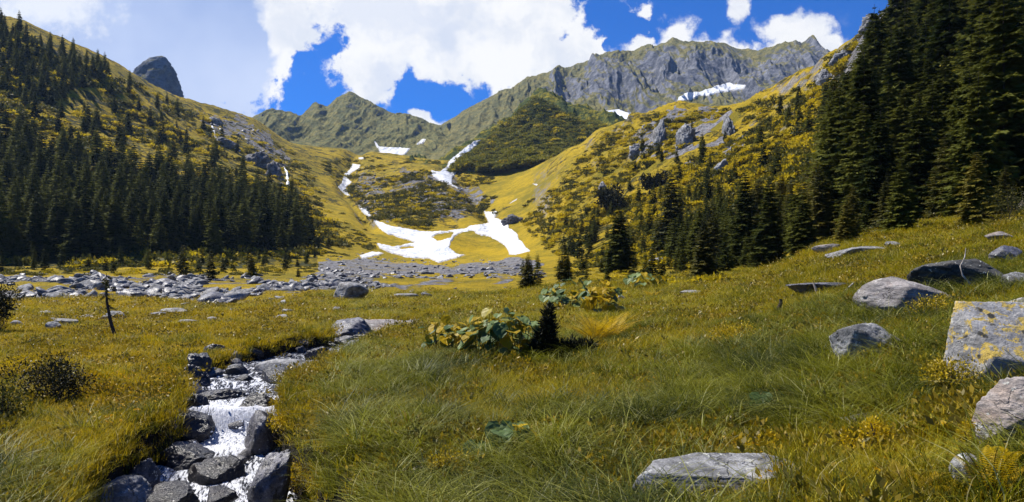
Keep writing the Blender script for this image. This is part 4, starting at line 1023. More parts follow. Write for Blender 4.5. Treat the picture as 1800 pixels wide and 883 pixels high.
fill([(-60, 150), (100, 110), (200, 125), (330, 200), (450, 290), (330, 320), (150, 290), (-60, 250)], 60, 10, FARK, LU, GU, 12)
fill([(400, 300), (520, 340), (570, 400), (600, 440), (560, 450), (520, 400)], 14, 7, FARK, LU, GU, 9)
LV = 'small spruce in the rough ground between snow field and meadow'
fill([(900, 472), (1010, 462), (1180, 474), (1200, 496), (930, 506)], 22, 2.4, NEARY, LV, 'small spruces at the valley centre', 3.5)
LB = 'low bushy spruce at the foot of the left wood by the scree'; GB = 'low spruces between left wood and scree'
fill([(0, 455), (200, 462), (420, 462), (560, 450), (560, 470), (420, 480), (0, 480)], 34, 3.4, YNGK, LB, GB, 4.5)
LC = 'small spruce on the golden slope right of the valley centre'; GC_ = 'small spruces on the right slope'
fill([(960, 400), (1060, 370), (1150, 350), (1290, 330), (1330, 400), (1300, 462), (1150, 462), (1000, 460)], 95, 5.0, lambda h: YNGK if tr_.random() < .6 else MIDK, LC, GC_, 4.0)
fill([(1080, 340), (1130, 250), (1250, 230), (1380, 180), (1450, 170), (1460, 300), (1300, 330)], 30, 6.0, lambda h: MIDK if tr_.random() < .5 else YNGK, LC, GC_, 9)
LR = 'tall dark spruce in the shaded wood on the right slope'; GR = 'tall spruces of the right wood'
fill([(1610, 60), (1660, -60), (1840, -330), (1900, 60), (1900, 250), (1520, 290), (1540, 190)], 60, 14, MIDK, LR, GR, 5.5)
fill([(1480, 240), (1560, 200), (1720, 180), (1960, 160), (2000, 330), (1800, 365), (1600, 388), (1500, 398), (1440, 400)], 70, 11, lambda h: NEARK if h[1] < 60 else MIDK, LR, GR, 4.2)
LM = 'spruce in the mixed stand at the foot of the right slope'; GM = 'spruces of the stand at the foot of the right slope'
fill([(1150, 440), (1240, 420), (1300, 400), (1440, 380), (1500, 392), (1440, 430), (1330, 460), (1200, 478)], 84, 5.2, lambda h: (NEARK if tr_.random() < .35 else NEARY), LM, GM, 2.1)
fill([(1150, 470), (1250, 470), (1330, 462), (1440, 436), (1500, 410), (1560, 402), (1800, 372), (1800, 382), (1560, 412), (1440, 446), (1330, 478), (1200, 490)], 26, 2.6, NEARY, 'low bushy spruce fringing the upper edge of the right meadow', 'low spruces along the meadow edge', 1.8)
UNIQ = 'individual spruces along the meadow edge'
def one(px, py, hpx, kinds, label, D=None, k=None):
    h = main.hit(px, py) if D is None else main.at(px, D)
    TREES.append((hpx + 1000, h, hpx * h[1] / F, kinds, label, None))
one(1352, 470, 165, NEARK, 'largest dark spruce of the stand with spreading low branches over the meadow edge')
one(1310, 468, 175, NEARK, 'tall dense spruce just left of the spreading largest one')
one(1412, 452, 120, NEARK, 'spruce with long drooping branches right of the spreading largest one')
one(1238, 492, 110, NEARY, 'yellowish bushy spruce in front of the tall dense spruce')
one(992, 500, 78, NEARY, 'lone bushy spruce in the valley centre behind the broad leaved plants')
one(928, 508, 66, NEARY, 'thin half bare spruce left of the lone bushy spruce')
one(1088, 478, 120, NEARK, 'slender dark spruce right of the lone bushy spruce')
one(1180, 440, 140, NEARY, 'slim pointed spruce standing clear on the golden slope')
one(1500, 420, 96, NEARY, 'squat spruce at the meadow edge beside the long thin slab')
one(1660, 385, 150, NEARY, 'broad ragged spruce at the right edge of the meadow')
one(1585, 405, 130, NEARK, 'dark squat spruce at the meadow edge below the right wood')
one(1720, 380, 260, NEARK, 'tall dark spruce rising from the corner of the meadow')
one(1548, 400, 210, NEARK, 'tall dark spruce at the left edge of the right wood')
one(370, 492, 56, YNGK, 'round dark young spruce standing in the scree by pink soil')
one(322, 488, 60, YNGK, 'slim young spruce left of the round dark one in the scree')
one(442, 488, 46, YNGK, 'small pointed young spruce right of the pink soil')
one(524, 487, 20, YNGK, 'tiny spruce alone on the scree band')
TREES.sort(key=lambda a: -a[0])
rest = TREES[300:]
for k, (pz, h, Hh, kinds, label, group) in enumerate(TREES[:300]):
    big = pz > 14
    tm, cm = kinds[tr_.integers(len(kinds))]
    e = empty('spruce', (h[0], h[1], h[2] - .02 * Hh), tr_.uniform(0, 6.28), (Hh * tr_.uniform(.88, 1.12), Hh * tr_.uniform(.88, 1.12), Hh))
    tag(e, label, 'spruce', group); obj('trunk', tm, e); obj('crown', cm, e)
if rest:
    M2 = []
    for k in range(3):
        tr, cw = spruce(400 + k, tww=2.4, rad=.27, levels=18, per=7, tw=6)
        M2.append(vmesh('far spruce', (np.vstack([cw[0], tr[0]]), np.vstack([cw[1], tr[1] + len(cw[0])]), np.concatenate([cw[2], np.zeros(len(tr[0]))])), M_SPR))
    scatter('spruce_wood', [t[1] for t in rest], [(0, 0, tr_.uniform(0, 6.28)) for _ in rest], [(t[2],) * 3 for t in rest], tr_.integers(0, 3, len(rest)), M2, 'the many smaller spruces filling the woods and upper slopes', 'spruce wood')
print('trees', len(TREES), 'rest', len(rest))

# -- dwarf shrubs on the slopes
SH = [vmesh('shrub', clump(500 + k, 260, .62, .27, .75), M_SHR) for k in range(4)] + [vmesh('shrub', clump(510 + k, 260, .7, .25, .75), M_SHG) for k in range(3)]
vr = np.random.default_rng(31)
def insnow(P_):
    m_ = np.zeros(len(P_), bool)
    for q in SNOWP: m_ |= inpoly(P_[:, 0], P_[:, 1] - 3, q) | inpoly(P_[:, 0], P_[:, 1] + 1, q)
    return m_
def polyfill(poly, n_, fn, sheet=main):
    xs_ = [p[0] for p in poly]; ys_ = [p[1] for p in poly]; P_ = vr.uniform((min(xs_), min(ys_)), (max(xs_), max(ys_)), (n_ * 4, 2)); P_ = P_[inpoly(P_[:, 0], P_[:, 1], poly) & ~insnow(P_)][:n_]
    for p in P_:
        h = sheet.hit(*p)
        if h is not None: fn(p, h)
def shrubset(name, label, specs):
    pts, ro_, sc_s, vi = [], [], [], []
    for poly, n_, s0, s1, golden, thr, sheet in specs:
        def fn(p, h):
            c = fbm(np.array([h[0] / 22]), np.array([h[1] / 22]), oct=3, seed=66)[0]
            if c < thr: return
            s_ = s0 + (s1 - s0) * vr.random() ** 2
            pts.append((h[0], h[1], h[2] - .1 * s_)); ro_.append((0, 0, vr.uniform(0, 6.28))); sc_s.append((s_, s_, s_ * vr.uniform(.6, 1.1)))
            vi.append(vr.integers(4, 7) if vr.random() < golden else vr.integers(0, 4))
        polyfill(poly, n_, fn, sheet)
    scatter(name, pts, ro_, sc_s, vi, SH, label, 'shrubs')
shrubset('shrubs', 'dark and golden dwarf shrubs matting the slopes around the valley', [
    ([(-100, 30), (100, 80), (330, 190), (520, 265), (560, 330), (600, 440), (300, 470), (-100, 470)], 4300, 1.2, 4.2, .50, -.15, main),
    ([(560, 285), (650, 275), (870, 290), (880, 390), (740, 405), (640, 380)], 1500, 1.0, 3.2, .25, -.05, main),
    ([(540, 330), (640, 390), (680, 440), (560, 460), (520, 400)], 300, .6, 1.8, .2, 0, main),
    ([(900, 380), (1000, 300), (1060, 235), (1150, 200), (1300, 190), (1380, 160), (1460, 110), (1560, 20), (1620, 100), (1500, 400), (1300, 470), (1000, 470)], 6200, .7, 2.6, .50, -.18, main),
    ([(1440, 300), (1600, -50), (1900, -150), (1900, 350), (1500, 410)], 1500, .6, 1.8, .2, -.4, main),
    ([(-50, 450), (560, 450), (560, 485), (-50, 485)], 420, .4, 1.4, .35, -.1, main),
    ([(960, 450), (1300, 455), (1300, 500), (1000, 505)], 320, .3, 1.0, .5, -.2, main),
])
def spur_clumps():
    pts, ro_, sc_s, vi = [], [], [], []
    def fn(p, h):
        s_ = vr.uniform(2.0, 5.2); pts.append((h[0], h[1], h[2] - .5)); ro_.append((0, 0, vr.uniform(0, 6.28))); sc_s.append((s_, s_, s_ * vr.uniform(.5, .9))); vi.append(vr.integers(4, 7) if vr.random() < .07 else vr.integers(0, 4))
    polyfill([(770, 305), (850, 245), (945, 170), (1000, 205), (1120, 230), (1060, 290), (900, 300)], 2600, fn, spur)
    scatter('spur_shrubs', pts, ro_, sc_s, vi, [vmesh('shrub', clump(560 + k, 200, .62, .27, .75), M_ALD) for k in range(4)] + SH[4:], 'dense green alder shrubs covering the rounded spur', 'shrubs')
spur_clumps()

# -- grass
def tuftmeshes():
    T = []
    for k in range(4): T.append(vmesh('tuft', blades(600 + k, 60, .19, .045, .12, .0036, .6, 2), M_GRY))          # 0-3 short golden
    for k in range(4): T.append(vmesh('tuft', blades(610 + k, 56, .15, .06, .20, .0034, .75, 3), M_GR))           # 4-7 meadow
    for k in range(5): T.append(vmesh('tuft', blades(620 + k, 46, .09, .15, .40, .0040, 1.25, 4), M_GRG))         # 8-12 long olive arching
    for k in range(3):                                                                                             # 13-15 leafy herbs
        T.append(vmesh('tuft', clump(640 + k, 60, .8, .20, .5, .6, 3), M_HERB))
    return T
TUFT = tuftmeshes()
def grass():
    g_ = np.random.default_rng(3); n_ = 48000
    p = np.where(g_.random(n_) < .80, g_.uniform(-130, 1930, n_), g_.uniform(-600, 2600, n_)); u = g_.random(n_); D = 3.2 * (60 / 3.2) ** (u ** .85)
    X = (p - 900) / F * D
    dS, zS, hS = stream_near(X, D)
    left = np.clip((620 - p) / 120, 0, 1) * np.clip((D - 4) / 3, 0, 1)
    n1 = fbm(X / 1.6, D / 1.6, oct=3, seed=91); n2 = fbm(X / .8 + 40, D / .8, oct=3, seed=92)
    pts, ro_, sc_s, vi = [], [], [], []
    foot = np.interp(p, kf, AF[:, 2, 0])
    for i in range(n_):
        if dS[i] < hS[i] + .10 + .06 * g_.random(): continue
        if D[i] > foot[i] * 1.02: continue
        dk = np.hypot(SKIP[:, 0] - X[i], (SKIP[:, 1] - D[i])) < SKIP[:, 2]
        if dk.any() and g_.random() < .75: continue
        h = main.at(p[i], D[i]); q = YH - F * h[2] / D[i]
        if inpoly(np.array([p[i]]), np.array([q]), band)[0] and g_.random() < .93: continue
        ds = max(1, D[i] / 9) ** .5
        if g_.random() < left[i] * .9: v = g_.integers(0, 4) if n1[i] > -.25 or g_.random() < .6 else g_.integers(4, 8)
        else:
            if n1[i] + .5 * g_.random() > .42: v = g_.integers(0, 4) if g_.random() < .5 else g_.integers(4, 8)
            elif n1[i] < .10 and p[i] > 560 and D[i] < 15: v = g_.integers(8, 13) if g_.random() < .72 else g_.integers(4, 8)
            else: v = g_.integers(4, 8) if g_.random() < .78 else g_.integers(8, 13)
        if (n2[i] > .22 and g_.random() < .4) or g_.random() < .03: v = g_.integers(13, 16)
        s_ = ds * g_.uniform(.75, 1.3)
        if v >= 13: s_ *= .16 + .10 * g_.random()
        if v >= 8 and v < 13: s_ *= g_.uniform(.55, 1.05); 
        if D[i] > 9 and v >= 8 and v < 13: s_ *= max(.5, 1 - (D[i] - 9) / 20)
        wid = s_ * max(1, D[i] / 14) ** .25
        pts.append(h); ro_.append((g_.normal(0, .12), g_.normal(0, .12), g_.uniform(0, 6.28))); sc_s.append((wid, wid, s_ * (1 if D[i] < 12 else .8))); vi.append(v)
    # fringe hanging over the stream banks
    for k in range(1500):
        j = g_.integers(90, 860); a = SX[j]; t = SX[min(j + 8, 899), :2] - SX[j - 8, :2]; t /= np.linalg.norm(t); sd_ = 1 if g_.random() < .5 else -1
        x = a[0] + sd_ * t[1] * (a[3] + g_.uniform(.10, .30)); y = a[1] - sd_ * t[0] * (a[3] + g_.uniform(.10, .30)); px_ = 900 + F * x / y
        h = main.at(px_, y); 
        if h[2] < a[2] + .09: continue
        s_ = g_.uniform(.7, 1.15); pts.append(h); ro_.append((g_.normal(0, .35), g_.normal(0, .35), g_.uniform(0, 6.28))); sc_s.append((s_,) * 3); vi.append(g_.integers(0, 8))
    print('tufts', len(pts))
    scatter('grass', pts, ro_, sc_s, vi, TUFT, 'golden and olive meadow grass covering the valley floor', 'grass')

# ------------------------------------------------------------------ single plants
def ground_at(px, py): return main.hit(px, py)
def plant(name, label, cat, px, py_base, parts, rz=0, group=None, scale=1):
    """parts: [(part name, vq, material)] in metres around the base"""
    h = ground_at(px, py_base); e = empty(name, (h[0], h[1], h[2] - .02), rz, scale); tag(e, label, cat, group)
    for pn, vq, mt in parts: obj(pn, vmesh(pn, vq, mt, False), e)
    return e
def size_at(px, py_base, wpx, hpx):
    h = ground_at(px, py_base); return wpx * h[1] / F, hpx * h[1] / F
def dockleaf(r_, c, u, size, bend=.3):
    """heart shaped leaf: centre line from c along u, cupped, 12 faces"""
    u = u / np.linalg.norm(u); s = np.cross(u, [0, 0, 1]); s /= np.linalg.norm(s) + 1e-9; nn = np.cross(s, u)
    prof = [(0, .10), (.04, .42), (.22, .56), (.48, .54), (.74, .36), (.92, .15), (1, .01)]
    V, Q = [], []
    for i, (t, w_) in enumerate(prof):
        c0 = c + u * size * (t - .08) - nn * size * bend * t * t * .5
        for k in (-1, -.5, 0, .5, 1):
            V.append(c0 + s * size * w_ * k + nn * size * (.12 * abs(k) + .02 * math.sin(9 * t + 5 * k)) - u * size * (.12 * abs(k) if i < 2 else 0))
    for i in range(len(prof) - 1):
        for k in range(4): a = i * 5 + k; Q.append((a, a + 1, a + 6, a + 5))
    return np.array(V), np.array(Q)
def dock(label, px, py, wpx, hpx, n_, seed, gold=.4, leaf=.26):
    r_ = np.random.default_rng(seed); W_, H = size_at(px, py, wpx, hpx); G, Y, S = [], [], []
    for k in range(n_):
        a = r_.uniform(0, 6.28); rr = math.sqrt(r_.random()) * W_ / 2; b = np.array([rr * math.cos(a), rr * .8 * math.sin(a), 0])
        h = H * r_.uniform(.35, 1.25) * (1 - .35 * rr / (W_ / 2)); top = b * 1.05 + [r_.normal(0, .04), r_.normal(0, .04), h]
        S.append(tube([b * .9, (b * .9 + top) / 2 + [0, 0, h * .05], top], [.006, .005, .004], 4))
        u = np.array([math.cos(a) * .8 + r_.normal(0, .5), math.sin(a) * .5 - .7 + r_.normal(0, .4), r_.uniform(-1.3, .1)])
        (Y if r_.random() < gold else G).append(dockleaf(r_, top, u, leaf * r_.uniform(.65, 1.3), r_.uniform(.1, .6)))
    def wl(L):
        v, q = join(L); lf = np.repeat(r_.random(len(L)), 35); return v, q, lf
    sv, sq = join(S); parts = [('stems', (sv, sq, np.full(len(sv), .4)), M_HERB)]
    if G: parts.append(('leaves', wl(G), M_BROAD))
    if Y: parts.append(('golden_leaves', wl(Y), M_BROADY))
    plant('dock_plant', label, 'leafy plant', px, py, parts)
dock('small clump of broad leaved dock with golden leaves on top, nearest the stream', 786, 622, 66, 60, 40, 1, .5, .16)
dock('tall pale leaved dock clump in the middle of the meadow left of the juniper', 880, 632, 128, 80, 130, 2, .38, .17)
dock('broad leaved dock patch on the rise behind the juniper', 1000, 548, 96, 54, 60, 3, .25, .27)
dock('golden edged dock patch right behind the rise with the broad leaves', 1056, 556, 70, 52, 40, 4, .6, .26)
dock('low dock patch at the foot of the spruces behind the orange fern', 1132, 508, 70, 30, 26, 5, .3, .38)
dock('single low broad leaved plant with two golden leaves in the front grass', 884, 800, 86, 62, 13, 6, .35, .17)
dock('little pale leaved plant in the long grass right of the front centre', 1352, 724, 44, 30, 9, 7, 0, .15)
def fern(label, px, py, n_, L, seed, mat=None, spread=.7, up=.8, group=None):
    r_ = np.random.default_rng(seed); C, U, W_, LF, S = [], [], [], [], []
    for k in range(n_):
        a = k * 2 * math.pi / n_ + r_.normal(0, .3); d = np.array([math.cos(a), math.sin(a), 0]); ll = L * r_.uniform(.7, 1.15); e_ = up * r_.uniform(.75, 1.2); s_ = np.array([-d[1], d[0], 0]); lf = r_.random()
        m_ = 34; t = np.linspace(.0, 1, m_)[:, None]
        pth = d * (ll * spread * t ** 1.25) + np.array([0, 0, 1]) * ll * e_ * (t - .42 * t ** 2.6)
        S.append(tube(pth[::5], np.linspace(.005, .001, len(pth[::5])), 4))
        tan = nrm(np.gradient(pth, axis=0))
        for sg in (-1, 1):
            pl = ll * .21 * np.sin(np.clip(t * 1.02 + .08, 0, 1) * math.pi) ** .8 * (1.15 - .7 * t) + .004
            u = nrm(sg * s_ * 1.0 + tan * .45 + np.array([0, 0, -.15])) * pl
            w_ = tan * (ll / m_ * .21); sel = t[:, 0] > .12
            C.append(pth[sel]); U.append(u[sel]); W_.append(w_[sel]); LF.append(np.clip(r_.random(sel.sum()) * .3 + lf * .7, 0, 1))
    C, U, W_, LF = map(np.concatenate, (C, U, W_, LF)); V, Q = quads(C, U, W_); sv, sq = join(S)
    plant('fern', label, 'fern', px, py, [('fronds', (V, Q, np.repeat(LF, 4)), mat or M_FERN), ('stalks', (sv, sq, np.full(len(sv), .3)), M_HERB)], group=group)
fern('bright orange fern clump right of the dark juniper', 1046, 604, 34, .85, 11, spread=1.0, up=.95)
fern('second golden fern touching the orange fern clump from behind', 1072, 598, 24, .80, 12, spread=.9, up=.95)
fern('small golden fern among dark heather on the left bank', 184, 722, 10, .34, 13, spread=.9)
fern('pale fern in the golden meadow left of the bare sapling', 86, 606, 9, .42, 14)
fern('large fern with curled fronds at the bottom edge left of the small grey rock', 1590, 876, 9, .34, 15, mat=M_HERB, up=1.0, spread=.6)
fern('tall upright fern with long fronds in the bottom right corner', 1742, 883, 8, .42, 16, up=1.15, spread=.5)
fern('fern leaning over the bottom edge between the two corner ferns', 1650, 882, 6, .28, 17, up=.95, spread=.6)
fern('orange fern at the foot of the yellowish bushy spruce', 1146, 524, 14, .7, 18, spread=.9)
fern('fern tuft on the brown mossy rock with dead wood', 1494, 502, 9, .42, 19, spread=.8)
fern('golden fern at the near edge of the scree on the left', 160, 516, 10, 1.0, 20, spread=.8)
fern('low golden fern on the slope above the brown mossy rock', 1420, 470, 10, .55, 21, spread=.9)

def bushvq(seed, W_, H, n_, leafs, lobes=7, flat=1.0, wid=.5, shape=None):
    r_ = np.random.default_rng(seed); c = r_.uniform(-1, 1, (lobes, 3)) * [W_ * .36, W_ * .26, 0]; c[:, 2] = r_.uniform(.35, .85, lobes) * H
    if shape is not None: c = np.array(shape, float)[:, :3]; lobes = len(c)
    rad = r_.uniform(.2, .34, lobes) * min(W_, H * 1.6) if shape is None else np.array(shape)[:, 3]
    pr = rad ** 2 / (rad ** 2).sum(); k = r_.choice(lobes, n_, p=pr); d = nrm(r_.normal(size=(n_, 3))); p = c[k] + d * (rad[k] * r_.uniform(.35, 1.08, n_))[:, None]; p[:, 2] = np.abs(p[:, 2])
    u = nrm(d * .7 + r_.normal(0, .5, (n_, 3)) + [0, 0, .35]) * (leafs * r_.uniform(.6, 1.4, n_))[:, None]
    w_ = nrm(np.cross(u, r_.normal(size=(n_, 3)))) * (np.linalg.norm(u, axis=1) * wid * .5)[:, None]
    V, Q = quads(p, u, w_); st = []
    for j in range(lobes):
        for q in range(3):
            b = np.array([c[j][0] * .5, c[j][1] * .5, 0]) + r_.normal(0, .03, 3) * [1, 1, 0]; e_ = c[j] + nrm(r_.normal(size=3)) * rad[j] * .9; e_[2] = abs(e_[2])
            st.append(tube([b, (b + e_) / 2 + r_.normal(0, .02, 3), e_], [.008, .006, .003], 4))
    sv, sq = join(st); return (V, Q, np.repeat(r_.random(n_), 4)), (sv, sq)
def bush(name, label, cat, px, py, wpx, hpx, n_, leafs, seed, mat, **kw):
    W_, H = size_at(px, py, wpx, hpx); a, b = bushvq(seed, W_, H, n_, leafs, **kw)
    h = ground_at(px, py); e = empty(name, (h[0], h[1], h[2] - .02)); tag(e, label, cat)
    obj('foliage', vmesh('foliage', a, mat), e); obj('stem', vmesh('stem', b, M_TWIG), e)
# upright juniper with a low wing to the right
Wj, Hj = size_at(960, 632, 100, 100)
jw = Hj / 100
bush('juniper', 'dark upright juniper with a low branch spreading right in the middle meadow', 'juniper', 960, 632, 100, 100, 7500, .085, 21, M_JUN, wid=.22,
     shape=[(0, 0, 14 * jw, 20 * jw), (-4 * jw, 0, 30 * jw, 18 * jw), (2 * jw, 0, 46 * jw, 15 * jw), (3 * jw, 0, 62 * jw, 12 * jw), (4 * jw, 0, 78 * jw, 9 * jw), (6 * jw, 0, 91 * jw, 6 * jw), (-8 * jw, 0, 16 * jw, 18 * jw), (24 * jw, 0, 16 * jw, 18 * jw), (44 * jw, 0, 18 * jw, 17 * jw), (62 * jw, 0, 20 * jw, 14 * jw), (78 * jw, 0, 24 * jw, 10 * jw)])
bush('heather', 'wide dark heather bush on the left bank above the fern', 'bush', 92, 705, 150, 62, 3200, .035, 22, M_JUN, lobes=12)
bush('heather', 'dark heather bush cut by the left edge of the frame low down', 'bush', 4, 742, 90, 58, 1500, .035, 23, M_SHR, lobes=7)
bush('bush', 'dark dense bush cut by the left edge at the near side of the scree', 'bush', -4, 584, 66, 84, 3000, .07, 24, M_JUN, lobes=10)
bush('bilberry_bush', 'golden bilberry bush below the yellow spotted slab', 'bush', 1682, 702, 124, 70, 2600, .026, 25, M_BILB, lobes=10)
bush('bilberry_bush', 'golden bilberry bush left of the smooth pink grey boulder', 'bush', 1722, 800, 70, 60, 1300, .022, 26, M_BILB)
bush('bilberry_bush', 'yellow leafy bush in the grass in front of the flat half sunk stone', 'bush', 1520, 796, 96, 50, 1500, .022, 27, M_BILB)
bush('bilberry_bush', 'yellow leafy patch at the upper edge of the pale bottom slab', 'bush', 1340, 792, 90, 30, 900, .02, 28, M_BILB)
bush('bilberry_bush', 'low golden bush in the middle of the right meadow', 'bush', 1296, 606, 110, 34, 1800, .03, 29, M_BILB, lobes=9)
bush('bilberry_bush', 'golden leafy bush at the bottom right of the low tan stone', 'bush', 785, 842, 90, 48, 1500, .02, 30, M_BILB)
bush('bilberry_bush', 'yellow leafy bush hanging over the right stream bank', 'bush', 505, 772, 50, 56, 1200, .024, 31, M_BILB)
bush('bilberry_bush', 'golden bush on the bank right of the leaning grey slab', 'bush', 524, 858, 70, 44, 1300, .02, 32, M_BILB)
bush('bilberry_bush', 'yellow leafy bush at the very bottom left of the low tan stone', 'bush', 630, 878, 60, 34, 900, .018, 33, M_BILB)
bush('bilberry_bush', 'golden bush at the left edge of the lichen boulder pointing up', 'bush', 1636, 560, 60, 40, 1000, .03, 34, M_BILB)
bush('bilberry_bush', 'golden bush at the far left below the dark left edge bush', 'bush', 20, 668, 90, 36, 1300, .03, 35, M_BILB, lobes=8)
bush('dwarf_pine', 'round dark dwarf pine on the golden right slope', 'bush', 1076, 368, 52, 34, 2200, .8, 36, M_JUN, lobes=9)
bush('dwarf_pine', 'second dark dwarf pine uphill from the round one', 'bush', 1150, 335, 40, 24, 1500, .8, 37, M_JUN, lobes=7)
bush('willow_bush', 'grey green bush at the right foot of the tall corner spruce', 'bush', 1770, 392, 90, 60, 2600, .05, 38, M_SHR, lobes=9)
for lab, x, y, nn, hh in (('tuft of dry pinkish grass left of the golden bilberry bush', 1578, 776, 70, .17), ('tuft of dry reddish grass below the yellow spotted slab', 1676, 756, 80, .13), ('dry straw tuft at the foot of the leaning slab by the stream', 640, 848, 60, .13)):
    bl = blades(700 + nn, nn, .06, hh * .5, hh * 1.3, .003, 1.2, 3); hp = ground_at(x, y)
    o = obj('dry_grass_tuft', vmesh('dry_grass_tuft', bl, M_DRYG), None, hp); tag(o, lab, 'grass tuft')

def sapling():
    h = ground_at(203, 592); k = h[1] / F; e = empty('sapling', h); tag(e, 'crooked half bare young spruce with drooping twigs left of the scree', 'sapling')
    pth = [(0, 0, -.03), (-9 * k, 0, 28 * k), (-15 * k, 0, 60 * k), (-17 * k, 0, 90 * k), (-16 * k, 0, 112 * k)]
    obj('trunk', vmesh('trunk', tube(pth, [3.4 * k, 2.8 * k, 2.2 * k, 1.3 * k, .4 * k], 7), M_BARK, True), e)
    r_ = np.random.default_rng(9); br, C, U, W_, LF = [], [], [], [], []
    for i in range(20):
        z = r_.uniform(45, 110) if i < 16 else r_.uniform(18, 40); x0 = np.interp(z, [0, 28, 60, 90, 112], [0, -9, -15, -17, -16]); a = r_.uniform(0, 6.28); L = r_.uniform(12, 36) * (1.15 - z / 130)
        d = np.array([math.cos(a), math.sin(a) * .7, 0]); b = np.array([x0, 0, z]); e1 = b + d * L * .6 + [0, 0, -3]; e2 = b + d * L + [0, 0, -12 * r_.random()]
        br.append(tube(np.array([b, e1, e2]) * k, np.array([.8, .6, .25]) * k, 4))
        if i < 16:
            for q in range(26):
                t = r_.uniform(.15, 1); p = b + (e1 - b) * min(t / .6, 1) if t < .6 else e1 + (e2 - e1) * (t - .6) / .4
                u = nrm(r_.normal(0, .6, 3) + d * .5 + [0, 0, -.7]) * r_.uniform(3, 6.5)
                C.append(p * k); U.append(u * k); W_.append(nrm(np.cross(u, r_.normal(size=3))) * .7 * k); LF.append(r_.random())
    obj('branches', vmesh('branches', join(br), M_BARK), e)
    V, Q = quads(np.array(C), np.array(U), np.array(W_)); obj('needles', vmesh('needles', (V, Q, np.repeat(LF, 4)), M_SPY), e)
sapling()
def stick(name, label, cat, pts, r0, r1, mat=None, parts=None):
    """pts are (px, py, metres nearer to the camera) around the first ground point"""
    h = ground_at(pts[0][0], pts[0][1]); D = h[1]
    Q_ = [P(p[0], D - p[2], py=p[1]) for p in pts]
    o = obj(name, vmesh(name, tube(np.array(Q_) - Q_[0], np.linspace(r0, r1, len(Q_)), 6), mat or M_DEAD, True), None, Q_[0]); return tag(o, label, cat) if label else o
stick('dead_branch', 'forked pale dead twig standing on the big black boulder', 'branch', [(1716, 510, .1), (1704, 498, .15), (1692, 484, .15), (1688, 468, .1), (1696, 452, .05), (1698, 436, 0)], .018, .006)
stick('dead_branch', 'short leaning pale stick against the left of the black boulder', 'branch', [(1656, 514, .1), (1654, 500, .1), (1658, 486, .05)], .03, .012)
stick('dead_branch', 'lone dark bent stick with a white tip upright in the meadow', 'stick', [(1370, 551, 0), (1369, 541, 0), (1373, 533, 0), (1372, 526, 0)], .045, .03, M_TWIG)
stick('dead_branch', 'upper of two short grey branches lying in the right meadow', 'branch', [(1410, 655, .02), (1430, 652, .05), (1456, 654, .05)], .022, .010)
stick('dead_branch', 'lower of two short grey branches lying in the right meadow', 'branch', [(1414, 663, .02), (1436, 659, .08), (1460, 657, .08)], .020, .008)
stick('dead_branch', 'pale stick leaning on the left end of the mossy rock', 'branch', [(1438, 520, .1), (1434, 508, .1), (1430, 498, .05)], .035, .02)
stick('dead_branch', 'pale stick leaning on the right end of the mossy rock', 'branch', [(1482, 516, .1), (1492, 506, .1), (1500, 498, .05)], .035, .015)
stick('dead_branch', 'long thin root lying over the rocks at the bottom of the stream', 'root', [(420, 880, .0), (440, 868, .2), (470, 852, .3), (500, 850, .3)], .012, .006)
def brush(label, px, py, n_, L, seed, ax=(1, 0, .4), spread=.5):
    r_ = np.random.default_rng(seed); h = ground_at(px, py); e = empty('dead_branches', h); tag(e, label, 'dead branches')
    ax = nrm(np.array(ax, float)); T = [tube([(0, 0, 0), ax * L * .5 + [0, 0, .05 * L], ax * L], [.02, .015, .006], 5)]
    obj('limb', vmesh('limb', T[0], M_DEAD, True), e); T = []
    for k in range(n_):
        b = ax * L * r_.uniform(.1, .9); d = nrm(ax + r_.normal(0, spread, 3)) * L * r_.uniform(.2, .55); T.append(tube([b, b + d * .5 + r_.normal(0, .02 * L, 3), b + d], [.010, .007, .003], 4))
    obj('twigs', vmesh('twigs', join(T), M_DEAD), e)
brush('bleached fallen branches in the dark under the corner spruces', 1722, 352, 26, 1.1, 3, (1, -.2, .45), .5)
brush('grey dead twigs spreading at the right edge above the meadow', 1768, 378, 34, 1.3, 4, (.8, -.3, .5), .6)
brush('pale twigs lying on the ground under the largest dark spruce', 1310, 484, 18, 1.2, 5, (1, -.3, .1), .4)

# ------------------------------------------------------------------ rock outcrops and waterfalls on the slopes
def outcrop(label, px, py, w, h, seed, mat=None, **kw):
    hb = main.hit(px, py + h * .2); D = hb[1] + w * hb[1] / F * .22; kw.setdefault('planes', 30)
    rock('rock_outcrop', label, 'rock outcrop', px, py, w, h, D, mat or M_RD, seed=seed, rough=.26, round_=.12, sink=.3, depth=.9, **kw)
outcrop('tall pale rock face high in the middle of the right slope', 1207, 242, 34, 52, 801)
outcrop('narrow grey rock rib left of the tall pale rock face', 1160, 244, 22, 50, 802)
outcrop('narrow pale rock rib right of the tall pale rock face', 1280, 226, 18, 46, 803)
outcrop('small grey crag below the rounded brow of the right slope', 1118, 268, 26, 24, 804)
outcrop('pale crag on the skyline shoulder of the right slope', 1482, 106, 44, 34, 805)
outcrop('grey crag near the top of the skyline by the dark wood', 1530, 44, 34, 26, 806)
outcrop('wide low grey rock band beside the dark right wood', 1462, 284, 64, 18, 807)
outcrop('grey crag under the pale skyline crag', 1452, 140, 30, 26, 808)
outcrop('dark rocky knob at the left foot of the right slope above the snow', 905, 388, 34, 16, 809, M_FALL)
outcrop('slanting grey slab on the golden slope below the tall pale face', 1268, 300, 26, 24, 810)
outcrop('small crag low on the right slope above the dwarf pines', 1060, 330, 18, 20, 811)
outcrop('grey ledge rock beside the upper left waterfall', 398, 256, 46, 20, 812, M_FALL)
outcrop('dark rock bluff below the upper left waterfall', 452, 284, 46, 30, 813, M_FALL)
outcrop('dark rock bluff beside the lower left waterfall', 482, 306, 30, 30, 814, M_FALL)
